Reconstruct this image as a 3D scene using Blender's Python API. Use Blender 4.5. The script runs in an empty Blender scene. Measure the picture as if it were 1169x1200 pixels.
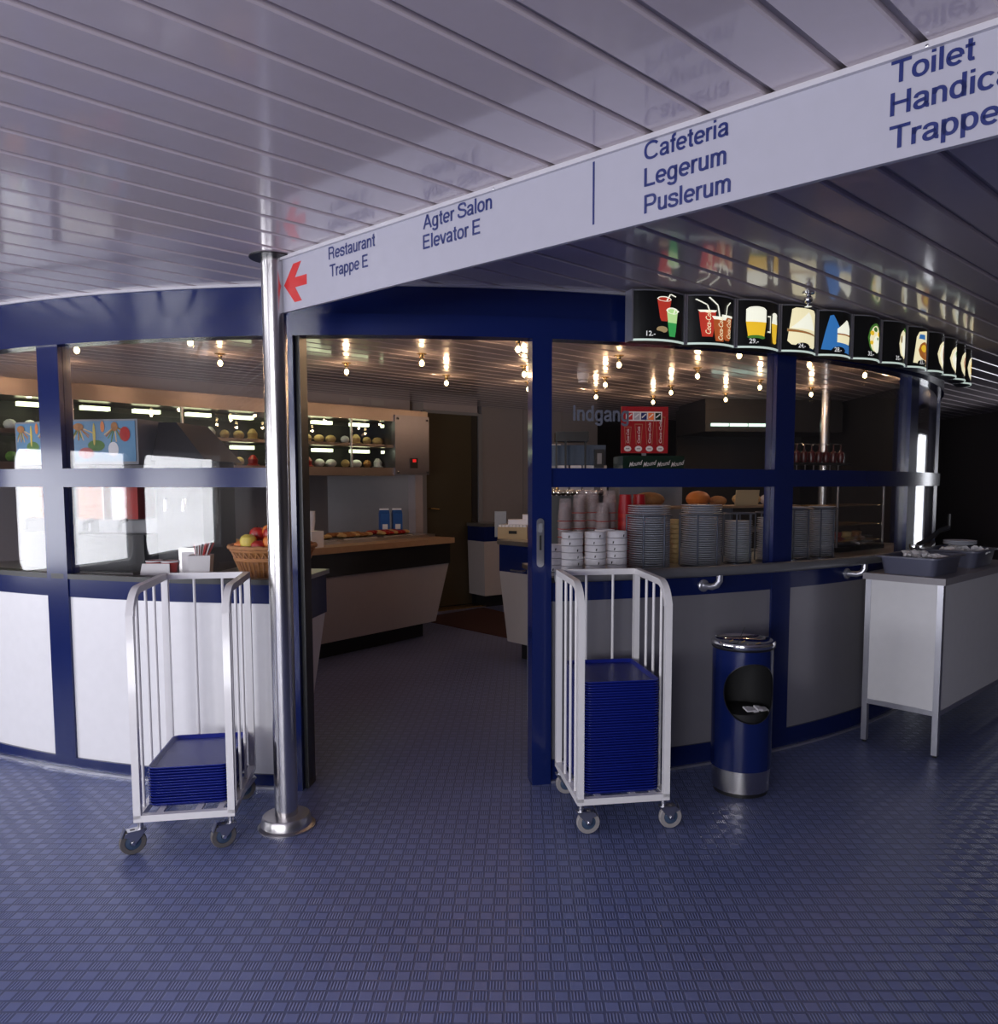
import bpy, bmesh, math, random
from mathutils import Vector, Matrix
from math import sin, cos, radians, pi, sqrt
random.seed(7)
S = bpy.context.scene
COL = S.collection

# ------------------------------------------------------------------ camera
cam_d = bpy.data.cameras.new('camera'); cam = bpy.data.objects.new('camera', cam_d); COL.objects.link(cam)
cam.location = (0, 0, 1.45)
cam.rotation_euler = (radians(90 - 4.574), 0, 0)
cam_d.sensor_fit = 'AUTO'; cam_d.sensor_width = 36; cam_d.lens = 925 / 1200 * 36
cam_d.shift_x = -27.5 / 1200; cam_d.shift_y = 40 / 1200
cam_d.clip_start = .05; cam_d.clip_end = 60
S.camera = cam

# ------------------------------------------------------------------ world, lights, exposure
w = bpy.data.worlds.new('world'); S.world = w; w.use_nodes = True
w.node_tree.nodes['Background'].inputs[0].default_value = (.75, .85, 1, 1)
w.node_tree.nodes['Background'].inputs[1].default_value = 1.0
S.view_settings.view_transform = 'Standard'; S.view_settings.look = 'None'
S.view_settings.gamma = 1; S.view_settings.exposure = -0.18; S.view_settings.use_curve_mapping = False
S.cycles.use_denoising = True
S.cycles.sample_clamp_indirect = 6.0
S.cycles.max_bounces = 8; S.cycles.diffuse_bounces = 4; S.cycles.glossy_bounces = 4
S.cycles.transparent_max_bounces = 16
S.cycles.caustics_reflective = False; S.cycles.caustics_refractive = False

def area(name, loc, direction, sx, sz, radiance, color):
    l = bpy.data.lights.new(name, 'AREA'); l.shape = 'RECTANGLE'; l.size = sx; l.size_y = sz
    l.energy = radiance * pi * sx * sz; l.color = color
    o = bpy.data.objects.new(name, l); COL.objects.link(o); o.location = loc
    o.rotation_euler = Vector(direction).to_track_quat('-Z', 'Y').to_euler()
    return o
DAY = (.95, .95, 1.0)
# (side, centre along the wall, width, z0, z1, radiance): daylight through the saloon windows
WINDOWS_LEFT = [(-.3, 2.5, .70, 1.74, 13.5), (2.45, 2.3, .70, 1.74, 10.5)]
WINDOWS_BACK = [(-4.2, 1.7, .75, 1.95, 23), (-1.5, 1.9, .75, 1.95, 24)]
WINDOWS_RIGHT = [(8.2, .9, .65, 2.02, 4)]
for c_, w_, z0, z1, r in WINDOWS_LEFT:
    area('daylight', (-5.72, c_, (z0 + z1) / 2), (1, 0, 0), w_ , z1 - z0 , r, DAY)
for c_, w_, z0, z1, r in WINDOWS_BACK:
    area('daylight', (c_, -3.72, (z0 + z1) / 2), (0, 1, 0), w_, z1 - z0, r, DAY)
for c_, w_, z0, z1, r in WINDOWS_RIGHT:
    area('daylight', (6.22, c_, (z0 + z1) / 2), (-1, 0, 0), w_, z1 - z0, r, DAY)

# ------------------------------------------------------------------ materials
def mat(name, col, rough=.5, metal=0, spec=.5, coat=0, emit=None, es=0, noise=0, nscale=20, bump=0, bscale=200):
    m = bpy.data.materials.new(name); m.use_nodes = True; nt = m.node_tree; N = nt.nodes; Lk = nt.links
    b = N['Principled BSDF']
    b.inputs['Base Color'].default_value = (*col, 1); b.inputs['Roughness'].default_value = rough
    b.inputs['Metallic'].default_value = metal; b.inputs['Specular IOR Level'].default_value = spec
    b.inputs['Coat Weight'].default_value = coat; b.inputs['Coat Roughness'].default_value = .09
    if emit: b.inputs['Emission Color'].default_value = (*emit, 1); b.inputs['Emission Strength'].default_value = es
    tc = N.new('ShaderNodeTexCoord')
    nz = N.new('ShaderNodeTexNoise'); nz.inputs['Scale'].default_value = nscale; nz.inputs['Detail'].default_value = 3
    Lk.new(tc.outputs['Object'], nz.inputs['Vector'])
    k = noise if noise else .04
    mr = N.new('ShaderNodeMapRange'); mr.inputs['To Min'].default_value = 1 - k; mr.inputs['To Max'].default_value = 1 + k
    Lk.new(nz.outputs['Fac'], mr.inputs['Value'])
    mx = N.new('ShaderNodeVectorMath'); mx.operation = 'SCALE'; mx.inputs[0].default_value = col
    Lk.new(mr.outputs[0], mx.inputs['Scale']); Lk.new(mx.outputs[0], b.inputs['Base Color'])
    if bump:
        n2 = N.new('ShaderNodeTexNoise'); n2.inputs['Scale'].default_value = bscale
        Lk.new(tc.outputs['Object'], n2.inputs['Vector'])
        bp = N.new('ShaderNodeBump'); bp.inputs['Strength'].default_value = bump; bp.inputs['Distance'].default_value = .001
        Lk.new(n2.outputs['Fac'], bp.inputs['Height']); Lk.new(bp.outputs[0], b.inputs['Normal'])
    return m

def brushed(name, col, rough, sc):
    m = mat(name, col, rough, 1); nt = m.node_tree; N = nt.nodes; L = nt.links
    tc = N.new('ShaderNodeTexCoord'); mp = N.new('ShaderNodeMapping'); mp.inputs['Scale'].default_value = sc
    nz = N.new('ShaderNodeTexNoise'); nz.inputs['Scale'].default_value = 1
    L.new(tc.outputs['Object'], mp.inputs['Vector']); L.new(mp.outputs[0], nz.inputs['Vector'])
    bp = N.new('ShaderNodeBump'); bp.inputs['Strength'].default_value = .12; bp.inputs['Distance'].default_value = .001
    L.new(nz.outputs['Fac'], bp.inputs['Height']); L.new(bp.outputs[0], N['Principled BSDF'].inputs['Normal'])
    return m

def glass_mat(name, tint=(1, 1, 1)):
    m = bpy.data.materials.new(name); m.use_nodes = True; nt = m.node_tree; N = nt.nodes; L = nt.links
    for n in list(N):
        if n.type == 'BSDF_PRINCIPLED': N.remove(n)
    out = [n for n in N if n.type == 'OUTPUT_MATERIAL'][0]
    tr = N.new('ShaderNodeBsdfTransparent'); tr.inputs[0].default_value = (*tint, 1)
    gl = N.new('ShaderNodeBsdfGlossy'); gl.inputs['Roughness'].default_value = .0
    ge = N.new('ShaderNodeNewGeometry'); mr = N.new('ShaderNodeMapRange')
    mr.inputs['To Min'].default_value = 1.5; mr.inputs['To Max'].default_value = 1 / 1.5
    L.new(ge.outputs['Backfacing'], mr.inputs['Value'])
    fr = N.new('ShaderNodeFresnel'); L.new(mr.outputs[0], fr.inputs['IOR'])
    mx = N.new('ShaderNodeMixShader'); L.new(fr.outputs[0], mx.inputs[0]); L.new(tr.outputs[0], mx.inputs[1]); L.new(gl.outputs[0], mx.inputs[2])
    L.new(mx.outputs[0], out.inputs[0])
    return m

def emis(name, col, st):
    m = bpy.data.materials.new(name); m.use_nodes = True; N = m.node_tree.nodes
    b = N['Principled BSDF']; b.inputs['Base Color'].default_value = (*[c * .5 for c in col], 1)
    b.inputs['Emission Color'].default_value = (*col, 1); b.inputs['Emission Strength'].default_value = st
    b.inputs['Roughness'].default_value = .3
    return m

PT = .0462
def floor_mat():
    m = mat('floor_vinyl', (.10, .105, .19), .34); nt = m.node_tree; N = nt.nodes; L = nt.links
    b = N['Principled BSDF']
    tc = N.new('ShaderNodeTexCoord'); sp = N.new('ShaderNodeSeparateXYZ'); L.new(tc.outputs['Object'], sp.inputs[0])
    def M(op, a, c=None, d=None):
        n = N.new('ShaderNodeMath'); n.operation = op
        for i, v in enumerate((a, c, d)):
            if v is None: continue
            if isinstance(v, (int, float)): n.inputs[i].default_value = v
            else: L.new(v, n.inputs[i])
        return n.outputs[0]
    u = M('DIVIDE', M('ADD', sp.outputs[0], .674 + PT / 2 + PT * 400), PT); v = M('DIVIDE', M('ADD', sp.outputs[1], -2.315 + PT / 2 + PT * 400), PT)
    fu = M('FRACT', u); fv = M('FRACT', v)
    par = M('MODULO', M('ADD', M('FLOOR', u), M('FLOOR', v)), 2)       # 0: ribbed pad, 1: plain pad
    def band(x, lo, hi):  # soft box 0..1
        e = .035
        a = N.new('ShaderNodeMapRange'); a.interpolation_type = 'SMOOTHSTEP'; a.inputs['From Min'].default_value = lo - e; a.inputs['From Max'].default_value = lo + e; L.new(x, a.inputs['Value'])
        c = N.new('ShaderNodeMapRange'); c.interpolation_type = 'SMOOTHSTEP'; c.inputs['From Min'].default_value = hi - e; c.inputs['From Max'].default_value = hi + e
        c.inputs['To Min'].default_value = 1; c.inputs['To Max'].default_value = 0; L.new(x, c.inputs['Value'])
        return M('MULTIPLY', a.outputs[0], c.outputs[0])
    pad = M('MULTIPLY', band(fu, .1, .9), band(fv, .1, .9))
    bars = M('MULTIPLY', M('MULTIPLY', band(fu, .06, .94), band(fv, .1, .9)), M('POWER', M('ABSOLUTE', M('SINE', M('MULTIPLY', fu, pi * 5))), 2.5))
    h = M('ADD', M('MULTIPLY', M('SUBTRACT', 1, par), bars), M('MULTIPLY', par, M('MULTIPLY', pad, .75)))
    bp = N.new('ShaderNodeBump'); bp.inputs['Strength'].default_value = 1.0; bp.inputs['Distance'].default_value = .0011
    L.new(h, bp.inputs['Height']); L.new(bp.outputs[0], b.inputs['Normal'])
    big = N.new('ShaderNodeTexNoise'); big.inputs['Scale'].default_value = 1.3; big.inputs['Detail'].default_value = 4; L.new(tc.outputs['Object'], big.inputs['Vector'])
    ramp = N.new('ShaderNodeMapRange'); ramp.inputs['From Min'].default_value = .3; ramp.inputs['From Max'].default_value = .75
    ramp.inputs['To Min'].default_value = .92; ramp.inputs['To Max'].default_value = 1.12; L.new(big.outputs['Fac'], ramp.inputs['Value'])
    k = M('MULTIPLY', ramp.outputs[0], M('ADD', .62, M('MULTIPLY', h, .62)))
    sc = N.new('ShaderNodeVectorMath'); sc.operation = 'SCALE'; sc.inputs[0].default_value = (.150, .180, .36); L.new(k, sc.inputs['Scale'])
    L.new(sc.outputs[0], b.inputs['Base Color'])
    return m

MT = dict(
    floor=floor_mat(),
    slat=mat('ceiling_lacquer', (.66, .57, .60), .35, 0, .5, 1.0),
    dark_gap=mat('ceiling_gap', (.42, .39, .41), .6),
    sign=mat('sign_white', (.44, .43, .50), .35),
    sign_rail=mat('sign_rail', (.58, .56, .6), .3),
    navy=mat('navy_print', (.012, .022, .14), .4),
    red=mat('red_print', (.62, .02, .02), .4),
    steel=brushed('brushed_steel', (.62, .6, .6), .22, (300, 300, 2)),
    steel_h=brushed('satin_steel', (.6, .58, .58), .3, (3, 3, 300)),
    chrome=mat('chrome', (.8, .8, .8), .08, 1),
    zinc=mat('zinc', (.6, .6, .63), .3, 1),
    white=mat('white_enamel', (.82, .80, .80), .3, 0, .5, .3),
    blue=mat('blue_lacquer', (.006, .014, .09), .2, 0, .4, .12),
    panel_grey=mat('grey_front_panel', (.30, .29, .32), .33, .35),
    panel=mat('white_laminate', (.80, .79, .80), .38, bump=.05),
    panel_warm=mat('grey_laminate', (.45, .41, .41), .45),
    black=mat('black_plastic', (.012, .012, .014), .4),
    dark=mat('dark_void', (.01, .01, .011), .7),
    tray=mat('blue_tray', (.006, .016, .22), .36, bump=.1, bscale=400),
    rubber=mat('grey_rubber', (.30, .28, .28), .6),
    rubber_dark=mat('dark_rubber', (.11, .10, .10), .6),
    hub=mat('blue_grey_hub', (.05, .08, .14), .4),
    glass=glass_mat('window_glass'),
    sea=mat('sea_haze', (.6, .7, .8), .9),
    alu=mat('aluminium', (.62, .62, .68), .32, .85),
    table_top=mat('grey_table_top', (.33, .31, .33), .35),
    tub=mat('grey_tub', (.11, .115, .17), .35),
    paper=mat('white_paper', (.82, .8, .82), .6, noise=.05),
    rail_tube=mat('grey_tube', (.20, .20, .21), .3, .3),
    wall_int=mat('galley_wall', (.27, .245, .255), .45),
    wall_warm=mat('soffit', (.42, .36, .37), .6),
    wall_out=mat('saloon_wall', (.10, .085, .085), .6),
    cab_steel=brushed('cabinet_steel', (.30, .25, .24), .3, (3, 3, 300)),
    door_olive=mat('olive_door', (.055, .042, .022), .5),
    carpet=mat('red_mat', (.045, .012, .01), .9, noise=.4, nscale=120),
    wood=mat('beech_ledge', (.42, .26, .15), .4, noise=.15),
    wicker=mat('wicker', (.45, .20, .075), .6, noise=.25, nscale=60),
    porcelain=mat('porcelain', (.62, .64, .72), .28, 0, .5),
    cup=mat('white_foam', (.80, .77, .82), .5),
    clear=mat('clear_plastic', (.80, .64, .64), .12, 0, .8),
    clearglass=glass_mat('clear_glass', (.97, .98, .97)),
    wire=mat('dark_wire', (.17, .19, .25), .35, .7),
    tan_gold=mat('golden_roll', (.62, .38, .10), .5, noise=.3, nscale=60),
    yellow=mat('yellow_fruit', (.72, .55, .08), .45),
    orange=mat('orange_fruit', (.72, .20, .03), .45, noise=.1),
    redf=mat('red_apple', (.42, .02, .015), .3, noise=.3),
    brown=mat('baked_crust', (.40, .17, .05), .6, noise=.4, nscale=60),
    straw=mat('pale_bread', (.70, .47, .20), .6, noise=.3, nscale=60),
    green=mat('lettuce', (.10, .22, .04), .6, noise=.3, nscale=60),
    blue_carton=mat('blue_carton', (.02, .10, .35), .4),
    cardboard=mat('tan_box', (.50, .36, .20), .6),
    red_sign=mat('red_sign', (.30, .003, .009), .4, emit=(.42, .004, .01), es=.06),  # faint glow put into the red, on the sign and the paper cups
    grey=mat('grey_plastic', (.24, .24, .26), .45),
    wine=mat('wine_red', (.06, .004, .006), .25),
    greenish=mat('bottle_dark', (.01, .03, .02), .15),
    brass=mat('brass', (.7, .45, .18), .25, 1),
    frost=mat('frosted_letter', (.12, .125, .16), .6),
    tropic=mat('tropic_print', (.10, .25, .42), .4),
    hood=mat('dark_hood', (.015, .014, .016), .45),
    lilac=mat('mirror_grey', (.24, .23, .28), .3, 1),
    bulb=emis('bulb_filament', (1.0, .72, .36), 16.0),
    tube=emis('fluorescent_tube', (.92, 1.0, .60), 3.4),
    tube_w=emis('cool_tube', (.75, 1.0, .85), 1.6),
    lit_edge=emis('lit_edge', (.75, .9, .82), .62),
    lit_black=mat('menu_black', (.008, .009, .009), .35),
    lit_red=emis('lit_red', (.62, .05, .03), .62),
    lit_rust=emis('lit_rust', (.55, .12, .03), .6),
    lit_green=emis('lit_green', (.05, .42, .10), .7),
    lit_pale=emis('lit_pale_green', (.55, .85, .35), .8),
    lit_white=emis('lit_white', (.95, .95, .80), .95),
    lit_cream=emis('lit_cream', (.95, .86, .55), .9),
    lit_beer=emis('lit_beer', (.95, .58, .03), .8),
    lit_tan=emis('lit_tan', (.45, .32, .16), .6),
    lit_brown=emis('lit_brown', (.5, .16, .03), .6),
    lit_blue=emis('lit_blue', (.04, .20, .55), .7),
    lit_dgreen=emis('lit_dark_green', (.08, .25, .04), .6),
    lit_price=emis('lit_price', (.9, .9, .9), .6),
)

MT['clear'].node_tree.nodes['Principled BSDF'].inputs['Alpha'].default_value = .11

# ------------------------------------------------------------------ mesh helpers
class Mb:
    def __init__(s): s.v = []; s.f = []
    def add(s, v, f):
        b = len(s.v); s.v += [tuple(p) for p in v]; s.f += [tuple(i + b for i in q) for q in f]; return s
    def box(s, x0, x1, y0, y1, z0, z1):
        return s.hexa([(x0, y0), (x1, y0), (x1, y1), (x0, y1)], z0, [(x0, y0), (x1, y0), (x1, y1), (x0, y1)], z1)
    def hexa(s, a, z0, b, z1):
        n = len(a); v = [(*p, z0) for p in a] + [(*p, z1) for p in b]
        f = [tuple(range(n))[::-1], tuple(range(n, 2 * n))] + [(i, (i + 1) % n, n + (i + 1) % n, n + i) for i in range(n)]
        return s.add(v, f)
    def lathe(s, prof, n=24, c=(0, 0, 0), close=True):
        v = []; f = []
        for r, z in prof:
            for i in range(n): a = 2 * pi * i / n; v.append((c[0] + r * cos(a), c[1] + r * sin(a), c[2] + z))
        m = len(prof)
        for j in range(m - 1):
            for i in range(n): k = (i + 1) % n; f.append((j * n + i, j * n + k, (j + 1) * n + k, (j + 1) * n + i))
        if close:
            if prof[0][0] > 1e-6: f.append(tuple(range(n))[::-1])
            if prof[-1][0] > 1e-6: f.append(tuple(range((m - 1) * n, m * n)))
        return s.add(v, f)
    def tube(s, pts, r, n=8, square=False, close=False):
        P = [Vector(p) for p in pts]; v = []; f = []; m = len(P); up = None
        for i, p in enumerate(P):
            if close: t = (P[(i + 1) % m] - P[i - 1])
            else: t = (P[min(i + 1, m - 1)] - P[max(i - 1, 0)])
            t.normalize()
            if up is None: up = Vector((0, 0, 1)) if abs(t.z) < .9 else Vector((0, 1, 0))
            a = t.cross(up); a.normalize(); b = a.cross(t); b.normalize(); up = b
            sc = 1.0
            if 0 < i < m - 1 and not close:
                c_ = max(.5, ((P[i] - P[i - 1]).normalized().dot(t))); sc = 1 / c_
            for k in range(n):
                g = 2 * pi * (k + (.5 if square else 0)) / n; q = r * (sqrt(2) if square else 1)
                v.append(p + (a * cos(g) * (sc if square else 1) + b * sin(g) * (1 if not square else 1)) * q)
        R_ = m if close else m - 1
        for i in range(R_):
            j = (i + 1) % m
            for k in range(n): l = (k + 1) % n; f.append((i * n + k, i * n + l, j * n + l, j * n + k))
        if not close: f.append(tuple(range(n))[::-1]); f.append(tuple((m - 1) * n + k for k in range(n)))
        return s.add(v, f)
    def sphere(s, c, r, n=12, m=8, sc=(1, 1, 1)):
        prof = [(r * sin(pi * j / m), -r * cos(pi * j / m)) for j in range(m + 1)]; prof[0] = (1e-5, -r); prof[-1] = (1e-5, r)
        b = len(s.v); s.lathe(prof, n, (0, 0, 0), close=False)
        for i in range(b, len(s.v)): x, y, z = s.v[i]; s.v[i] = (c[0] + x * sc[0], c[1] + y * sc[1], c[2] + z * sc[2])
        return s
    def map(s, fn): s.v = [tuple(fn(*p)) for p in s.v]; return s
    def build(s, name, m, parent=None, smooth=35, **kw):
        me = bpy.data.meshes.new(name); me.from_pydata(s.v, [], s.f); me.update()
        bm = bmesh.new(); bm.from_mesh(me); bmesh.ops.recalc_face_normals(bm, faces=bm.faces[:]); bm.to_mesh(me); bm.free()
        if smooth:
            me.shade_smooth(); me.set_sharp_from_angle(angle=radians(smooth))
        me.materials.append(MT[m] if isinstance(m, str) else m)
        o = bpy.data.objects.new(name, me); COL.objects.link(o)
        if parent: o.parent = parent
        for k, v in kw.items(): o[k] = v
        return o

def thing(name, label, cat, loc=(0, 0, 0), rz=0, group=None):
    o = bpy.data.objects.new(name, None); COL.objects.link(o); o.location = loc; o.rotation_euler = (0, 0, rz)
    o.empty_display_size = .1; o['label'] = label; o['category'] = cat
    if group: o['group'] = group
    return o
def tag(o, label, cat, group=None):
    o['label'] = label; o['category'] = cat
    if group: o['group'] = group
    return o
def struct(name, loc=(0, 0, 0)):
    o = bpy.data.objects.new(name, None); COL.objects.link(o); o.location = loc; o['kind'] = 'structure'; return o
def share(src, name, parent, loc=(0, 0, 0), rz=0):
    c = src.copy(); c.name = name; COL.objects.link(c); c.parent = parent; c.location = loc; c.rotation_euler = (0, 0, rz); return c
def dup(root, loc, rz=0, label=None, group=None):
    r = root.copy(); COL.objects.link(r); r.location = loc; r.rotation_euler = (0, 0, rz)
    if label: r['label'] = label
    if group: r['group'] = group
    for ch in list(root.children):
        c = ch.copy(); COL.objects.link(c); c.parent = r
        for g in ch.children:
            d = g.copy(); COL.objects.link(d); d.parent = c
    return r

def text2d(body, size=1.0, bold=0.0, shear=0.0):
    cu = bpy.data.curves.new('t', 'FONT'); cu.body = body; cu.size = size; cu.offset = bold; cu.shear = shear; cu.resolution_u = 3
    o = bpy.data.objects.new('t', cu); COL.objects.link(o)
    dg = bpy.context.evaluated_depsgraph_get(); me = bpy.data.meshes.new_from_object(o.evaluated_get(dg))
    v = [(p.co.x, p.co.y) for p in me.vertices]; f = [tuple(p.vertices) for p in me.polygons]
    bpy.data.objects.remove(o); bpy.data.curves.remove(cu); bpy.data.meshes.remove(me)
    return v, f
def fit_text(body, width, cap, bold=0.0, shear=0.0, font=True):
    v, f = text2d(body, 1.0, bold, shear)
    cv, _ = text2d('H', 1.0, bold, 0)
    ch = max(p[1] for p in cv); x0 = min(p[0] for p in v); x1 = max(p[0] for p in v)
    kx = (width / (x1 - x0)) if width else cap / ch
    return [((x - x0) * kx, y * cap / ch) for x, y in v], f

# grotesque sign lettering drawn as strokes (cap height 1)
def ea(cx_, cy_, rx, ry, a0, a1, n=18, p=2.3):
    o = []
    for i in range(n + 1):
        t = radians(a0 + (a1 - a0) * i / n); c_, s_ = cos(t), sin(t)
        o.append((cx_ + rx * math.copysign(abs(c_) ** (2 / p), c_), cy_ + ry * math.copysign(abs(s_) ** (2 / p), s_)))
    return o
def cr(P, n=4):
    Q = [P[0]] + P + [P[-1]]; o = []
    for i in range(1, len(Q) - 2):
        a, b, c_, d = Q[i - 1:i + 3]
        for k in range(n):
            t = k / n
            o.append(tuple(.5 * (2 * b[q] + (c_[q] - a[q]) * t + (2 * a[q] - 5 * b[q] + 4 * c_[q] - d[q]) * t * t + (3 * b[q] - a[q] - 3 * c_[q] + d[q]) * t ** 3) for q in (0, 1)))
    return o + [P[-1]]
SS = [(.69, .69), (.66, .84), (.55, .925), (.39, .94), (.22, .915), (.125, .83), (.125, .71), (.18, .62), (.30, .56), (.48, .505), (.63, .44), (.70, .34), (.685, .20), (.59, .095), (.41, .06), (.22, .085), (.11, .18), (.09, .32)]
GL = {
 'C': (.90, [ea(.48, .5, .385, .44, 38, 322)]), 'E': (.76, [[(.13, 0), (.13, 1)], [(.13, .935), (.69, .935)], [(.13, .52), (.65, .52)], [(.13, .065), (.71, .065)]]),
 'R': (.84, [[(.13, 0), (.13, 1)], [(.13, .935), (.46, .935)] + ea(.46, .705, .22, .23, 88, -88, 10) + [(.46, .475), (.13, .475)], cr([(.47, .475), (.60, .44), (.66, .34), (.67, .16), (.71, .0)])]),
 'P': (.78, [[(.13, 0), (.13, 1)], [(.13, .935), (.45, .935)] + ea(.45, .69, .22, .245, 88, -88, 10) + [(.45, .445), (.13, .445)]]),
 'T': (.74, [[(.02, .935), (.74, .935)], [(.38, 0), (.38, .935)]]), 'A': (.80, [[(.07, 0), (.405, .97)], [(.405, .97), (.74, 0)], [(.17, .32), (.64, .32)]]),
 'S': (.78, [cr(SS, 3)]), 'H': (.82, [[(.13, 0), (.13, 1)], [(.69, 0), (.69, 1)], [(.13, .53), (.69, .53)]]), 'L': (.66, [[(.13, 0), (.13, 1)], [(.13, .065), (.66, .065)]]), 'I': (.28, [[(.14, 0), (.14, 1)]]),
 'a': (.60, [cr([(.11, .50), (.14, .60), (.22, .65), (.33, .66), (.43, .62), (.475, .52), (.475, .16), (.50, .07), (.57, .055)]), cr([(.475, .40), (.38, .37), (.22, .34), (.13, .28), (.105, .18), (.15, .09), (.25, .055), (.37, .085), (.45, .17), (.475, .26)])]),
 'e': (.62, [[(.10, .355), (.55, .355)], ea(.325, .355, .225, .30, 0, 318)]), 's': (.57, [cr([(x * .70 + .01, y * .70) for x, y in SS], 3)]),
 't': (.36, [cr([(.19, .93), (.19, .60), (.19, .30), (.19, .15), (.215, .07), (.28, .055), (.34, .06)]), [(.03, .655), (.34, .655)]]),
 'u': (.60, [[(.12, .72), (.12, .22)] + cr([(.12, .22), (.15, .10), (.26, .055), (.38, .09), (.47, .2)]), [(.475, .72), (.475, 0)]]),
 'r': (.38, [[(.12, .72), (.12, 0)], cr([(.12, .42), (.16, .57), (.25, .645), (.38, .645)])]), 'n': (.60, [[(.12, .72), (.12, 0)], cr([(.12, .45), (.19, .61), (.31, .66), (.42, .62), (.475, .50), (.475, .45)]) + [(.475, 0)]]),
 'm': (.88, [[(.12, .72), (.12, 0)], cr([(.12, .48), (.18, .61), (.28, .66), (.38, .62), (.43, .52), (.43, .45)]) + [(.43, 0)], cr([(.43, .48), (.49, .61), (.59, .66), (.69, .62), (.74, .52), (.74, .45)]) + [(.74, 0)]]),
 'p': (.62, [[(.12, .72), (.12, -.27)], ea(.32, .355, .20, .30, 0, 360)]), 'd': (.62, [[(.49, 1), (.49, 0)], ea(.30, .355, .20, .30, 0, 360)]),
 'g': (.62, [ea(.30, .36, .20, .295, 0, 360), [(.49, .72), (.49, -.06)] + cr([(.49, -.06), (.455, -.17), (.36, -.22), (.22, -.21), (.13, -.15), (.11, -.09)])]),
 'l': (.26, [[(.13, 0), (.13, 1)]]), 'i': (.26, [[(.13, 0), (.13, .72)], [(.13, .86), (.13, 1)]]), 'o': (.63, [ea(.315, .355, .225, .30, 0, 360)]), 'v': (.54, [[(.05, .72), (.27, .02)], [(.27, .02), (.49, .72)]]),
 'f': (.34, [[(.18, 0), (.18, .72)] + cr([(.18, .72), (.19, .86), (.24, .93), (.35, .935)]), [(.03, .655), (.34, .655)]]), 'c': (.58, [ea(.315, .355, .215, .30, 40, 320)]), ' ': (.26, [])}
def sign_text(body, width, cap, wt=.152):
    V = []; F = []; x = 0
    for ch in body:
        adv, st = GL[ch]
        for P in st:
            P = [p for i, p in enumerate(P) if i == 0 or abs(p[0] - P[i - 1][0]) + abs(p[1] - P[i - 1][1]) > 1e-4]; b = len(V); n = len(P)
            for i, p in enumerate(P):
                def nr(a, c_): dx, dy = c_[0] - a[0], c_[1] - a[1]; l = sqrt(dx * dx + dy * dy) or 1; return -dy / l, dx / l
                closed = abs(P[0][0] - P[-1][0]) + abs(P[0][1] - P[-1][1]) < 1e-4
                n1 = nr(P[i - 1], p) if i else (nr(P[-2], P[-1]) if closed else nr(p, P[1])); n2 = nr(p, P[i + 1]) if i < n - 1 else (nr(P[0], P[1]) if closed else n1)
                mx, my = n1[0] + n2[0], n1[1] + n2[1]; l = sqrt(mx * mx + my * my) or 1; mx, my = mx / l, my / l; k = min(1.4, 1 / max(.3, mx * n1[0] + my * n1[1])) * wt / 2
                V += [(x + p[0] + mx * k, p[1] + my * k), (x + p[0] - mx * k, p[1] - my * k)]
            F += [(b + 2 * i, b + 2 * i + 1, b + 2 * i + 3, b + 2 * i + 2) for i in range(n - 1)]
        x += adv
    x0 = min(v[0] for v in V); x1 = max(v[0] for v in V); kx = width / (x1 - x0)
    return [((a - x0) * kx, b * cap) for a, b in V], F

# arc-shaped servery front: centre, radius, angles in degrees
CX, CY, R0 = -.78, 8.08, 4.43
def A(th, dr=0, z=0):
    t = radians(th); return (CX + (R0 + dr) * sin(t), CY - (R0 + dr) * cos(t), z)
def arc(m, th0, th1, dr0, dr1, z0, z1, step=1.5, b=None):
    """solid arc bar, dr0 = back, dr1 = front; b = (th0, th1, dr0, dr1) at the bottom"""
    n = max(1, int(round((th1 - th0) / step))); bt = b or (th0, th1, dr0, dr1)
    def ring(d_top, d_bot, lo):
        out = []
        for i in range(n + 1):
            q = i / n
            out.append(A(bt[0] + (bt[1] - bt[0]) * q, d_bot, z0) if lo else A(th0 + (th1 - th0) * q, d_top, z1))
        return out
    fb, ft, bb, btp = ring(dr1, bt[3], True), ring(dr1, bt[3], False), ring(dr0, bt[2], True), ring(dr0, bt[2], False)
    def strip(a, c):
        m.add(a + c, [(i, i + 1, n + 1 + i + 1, n + 1 + i) for i in range(n)])
    strip(fb, ft); strip(btp, bb); strip(ft, btp); strip(bb, fb)
    m.add([fb[0], ft[0], btp[0], bb[0]], [(0, 1, 2, 3)]); m.add([fb[-1], bb[-1], btp[-1], ft[-1]], [(0, 1, 2, 3)])
    return m
def arc_obj(name, mt, parent, *a, **k):
    m = Mb(); arc(m, *a, **{q: v for q, v in k.items() if q in ('step', 'b')})
    me = bpy.data.meshes.new(name); me.from_pydata(m.v, [], m.f); me.update()
    me.shade_smooth(); me.set_sharp_from_angle(angle=radians(20)); me.materials.append(MT[mt])
    o = bpy.data.objects.new(name, me); COL.objects.link(o); o.parent = parent
    for q, v in k.items():
        if q not in ('step', 'b'): o[q] = v
    return o

ZC = 2.35
# ------------------------------------------------------------------ shell
fl = Mb().box(-6.2, 6.7, -4.2, 13.5, -.1, 0).build('floor', 'floor', kind='structure')
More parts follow.
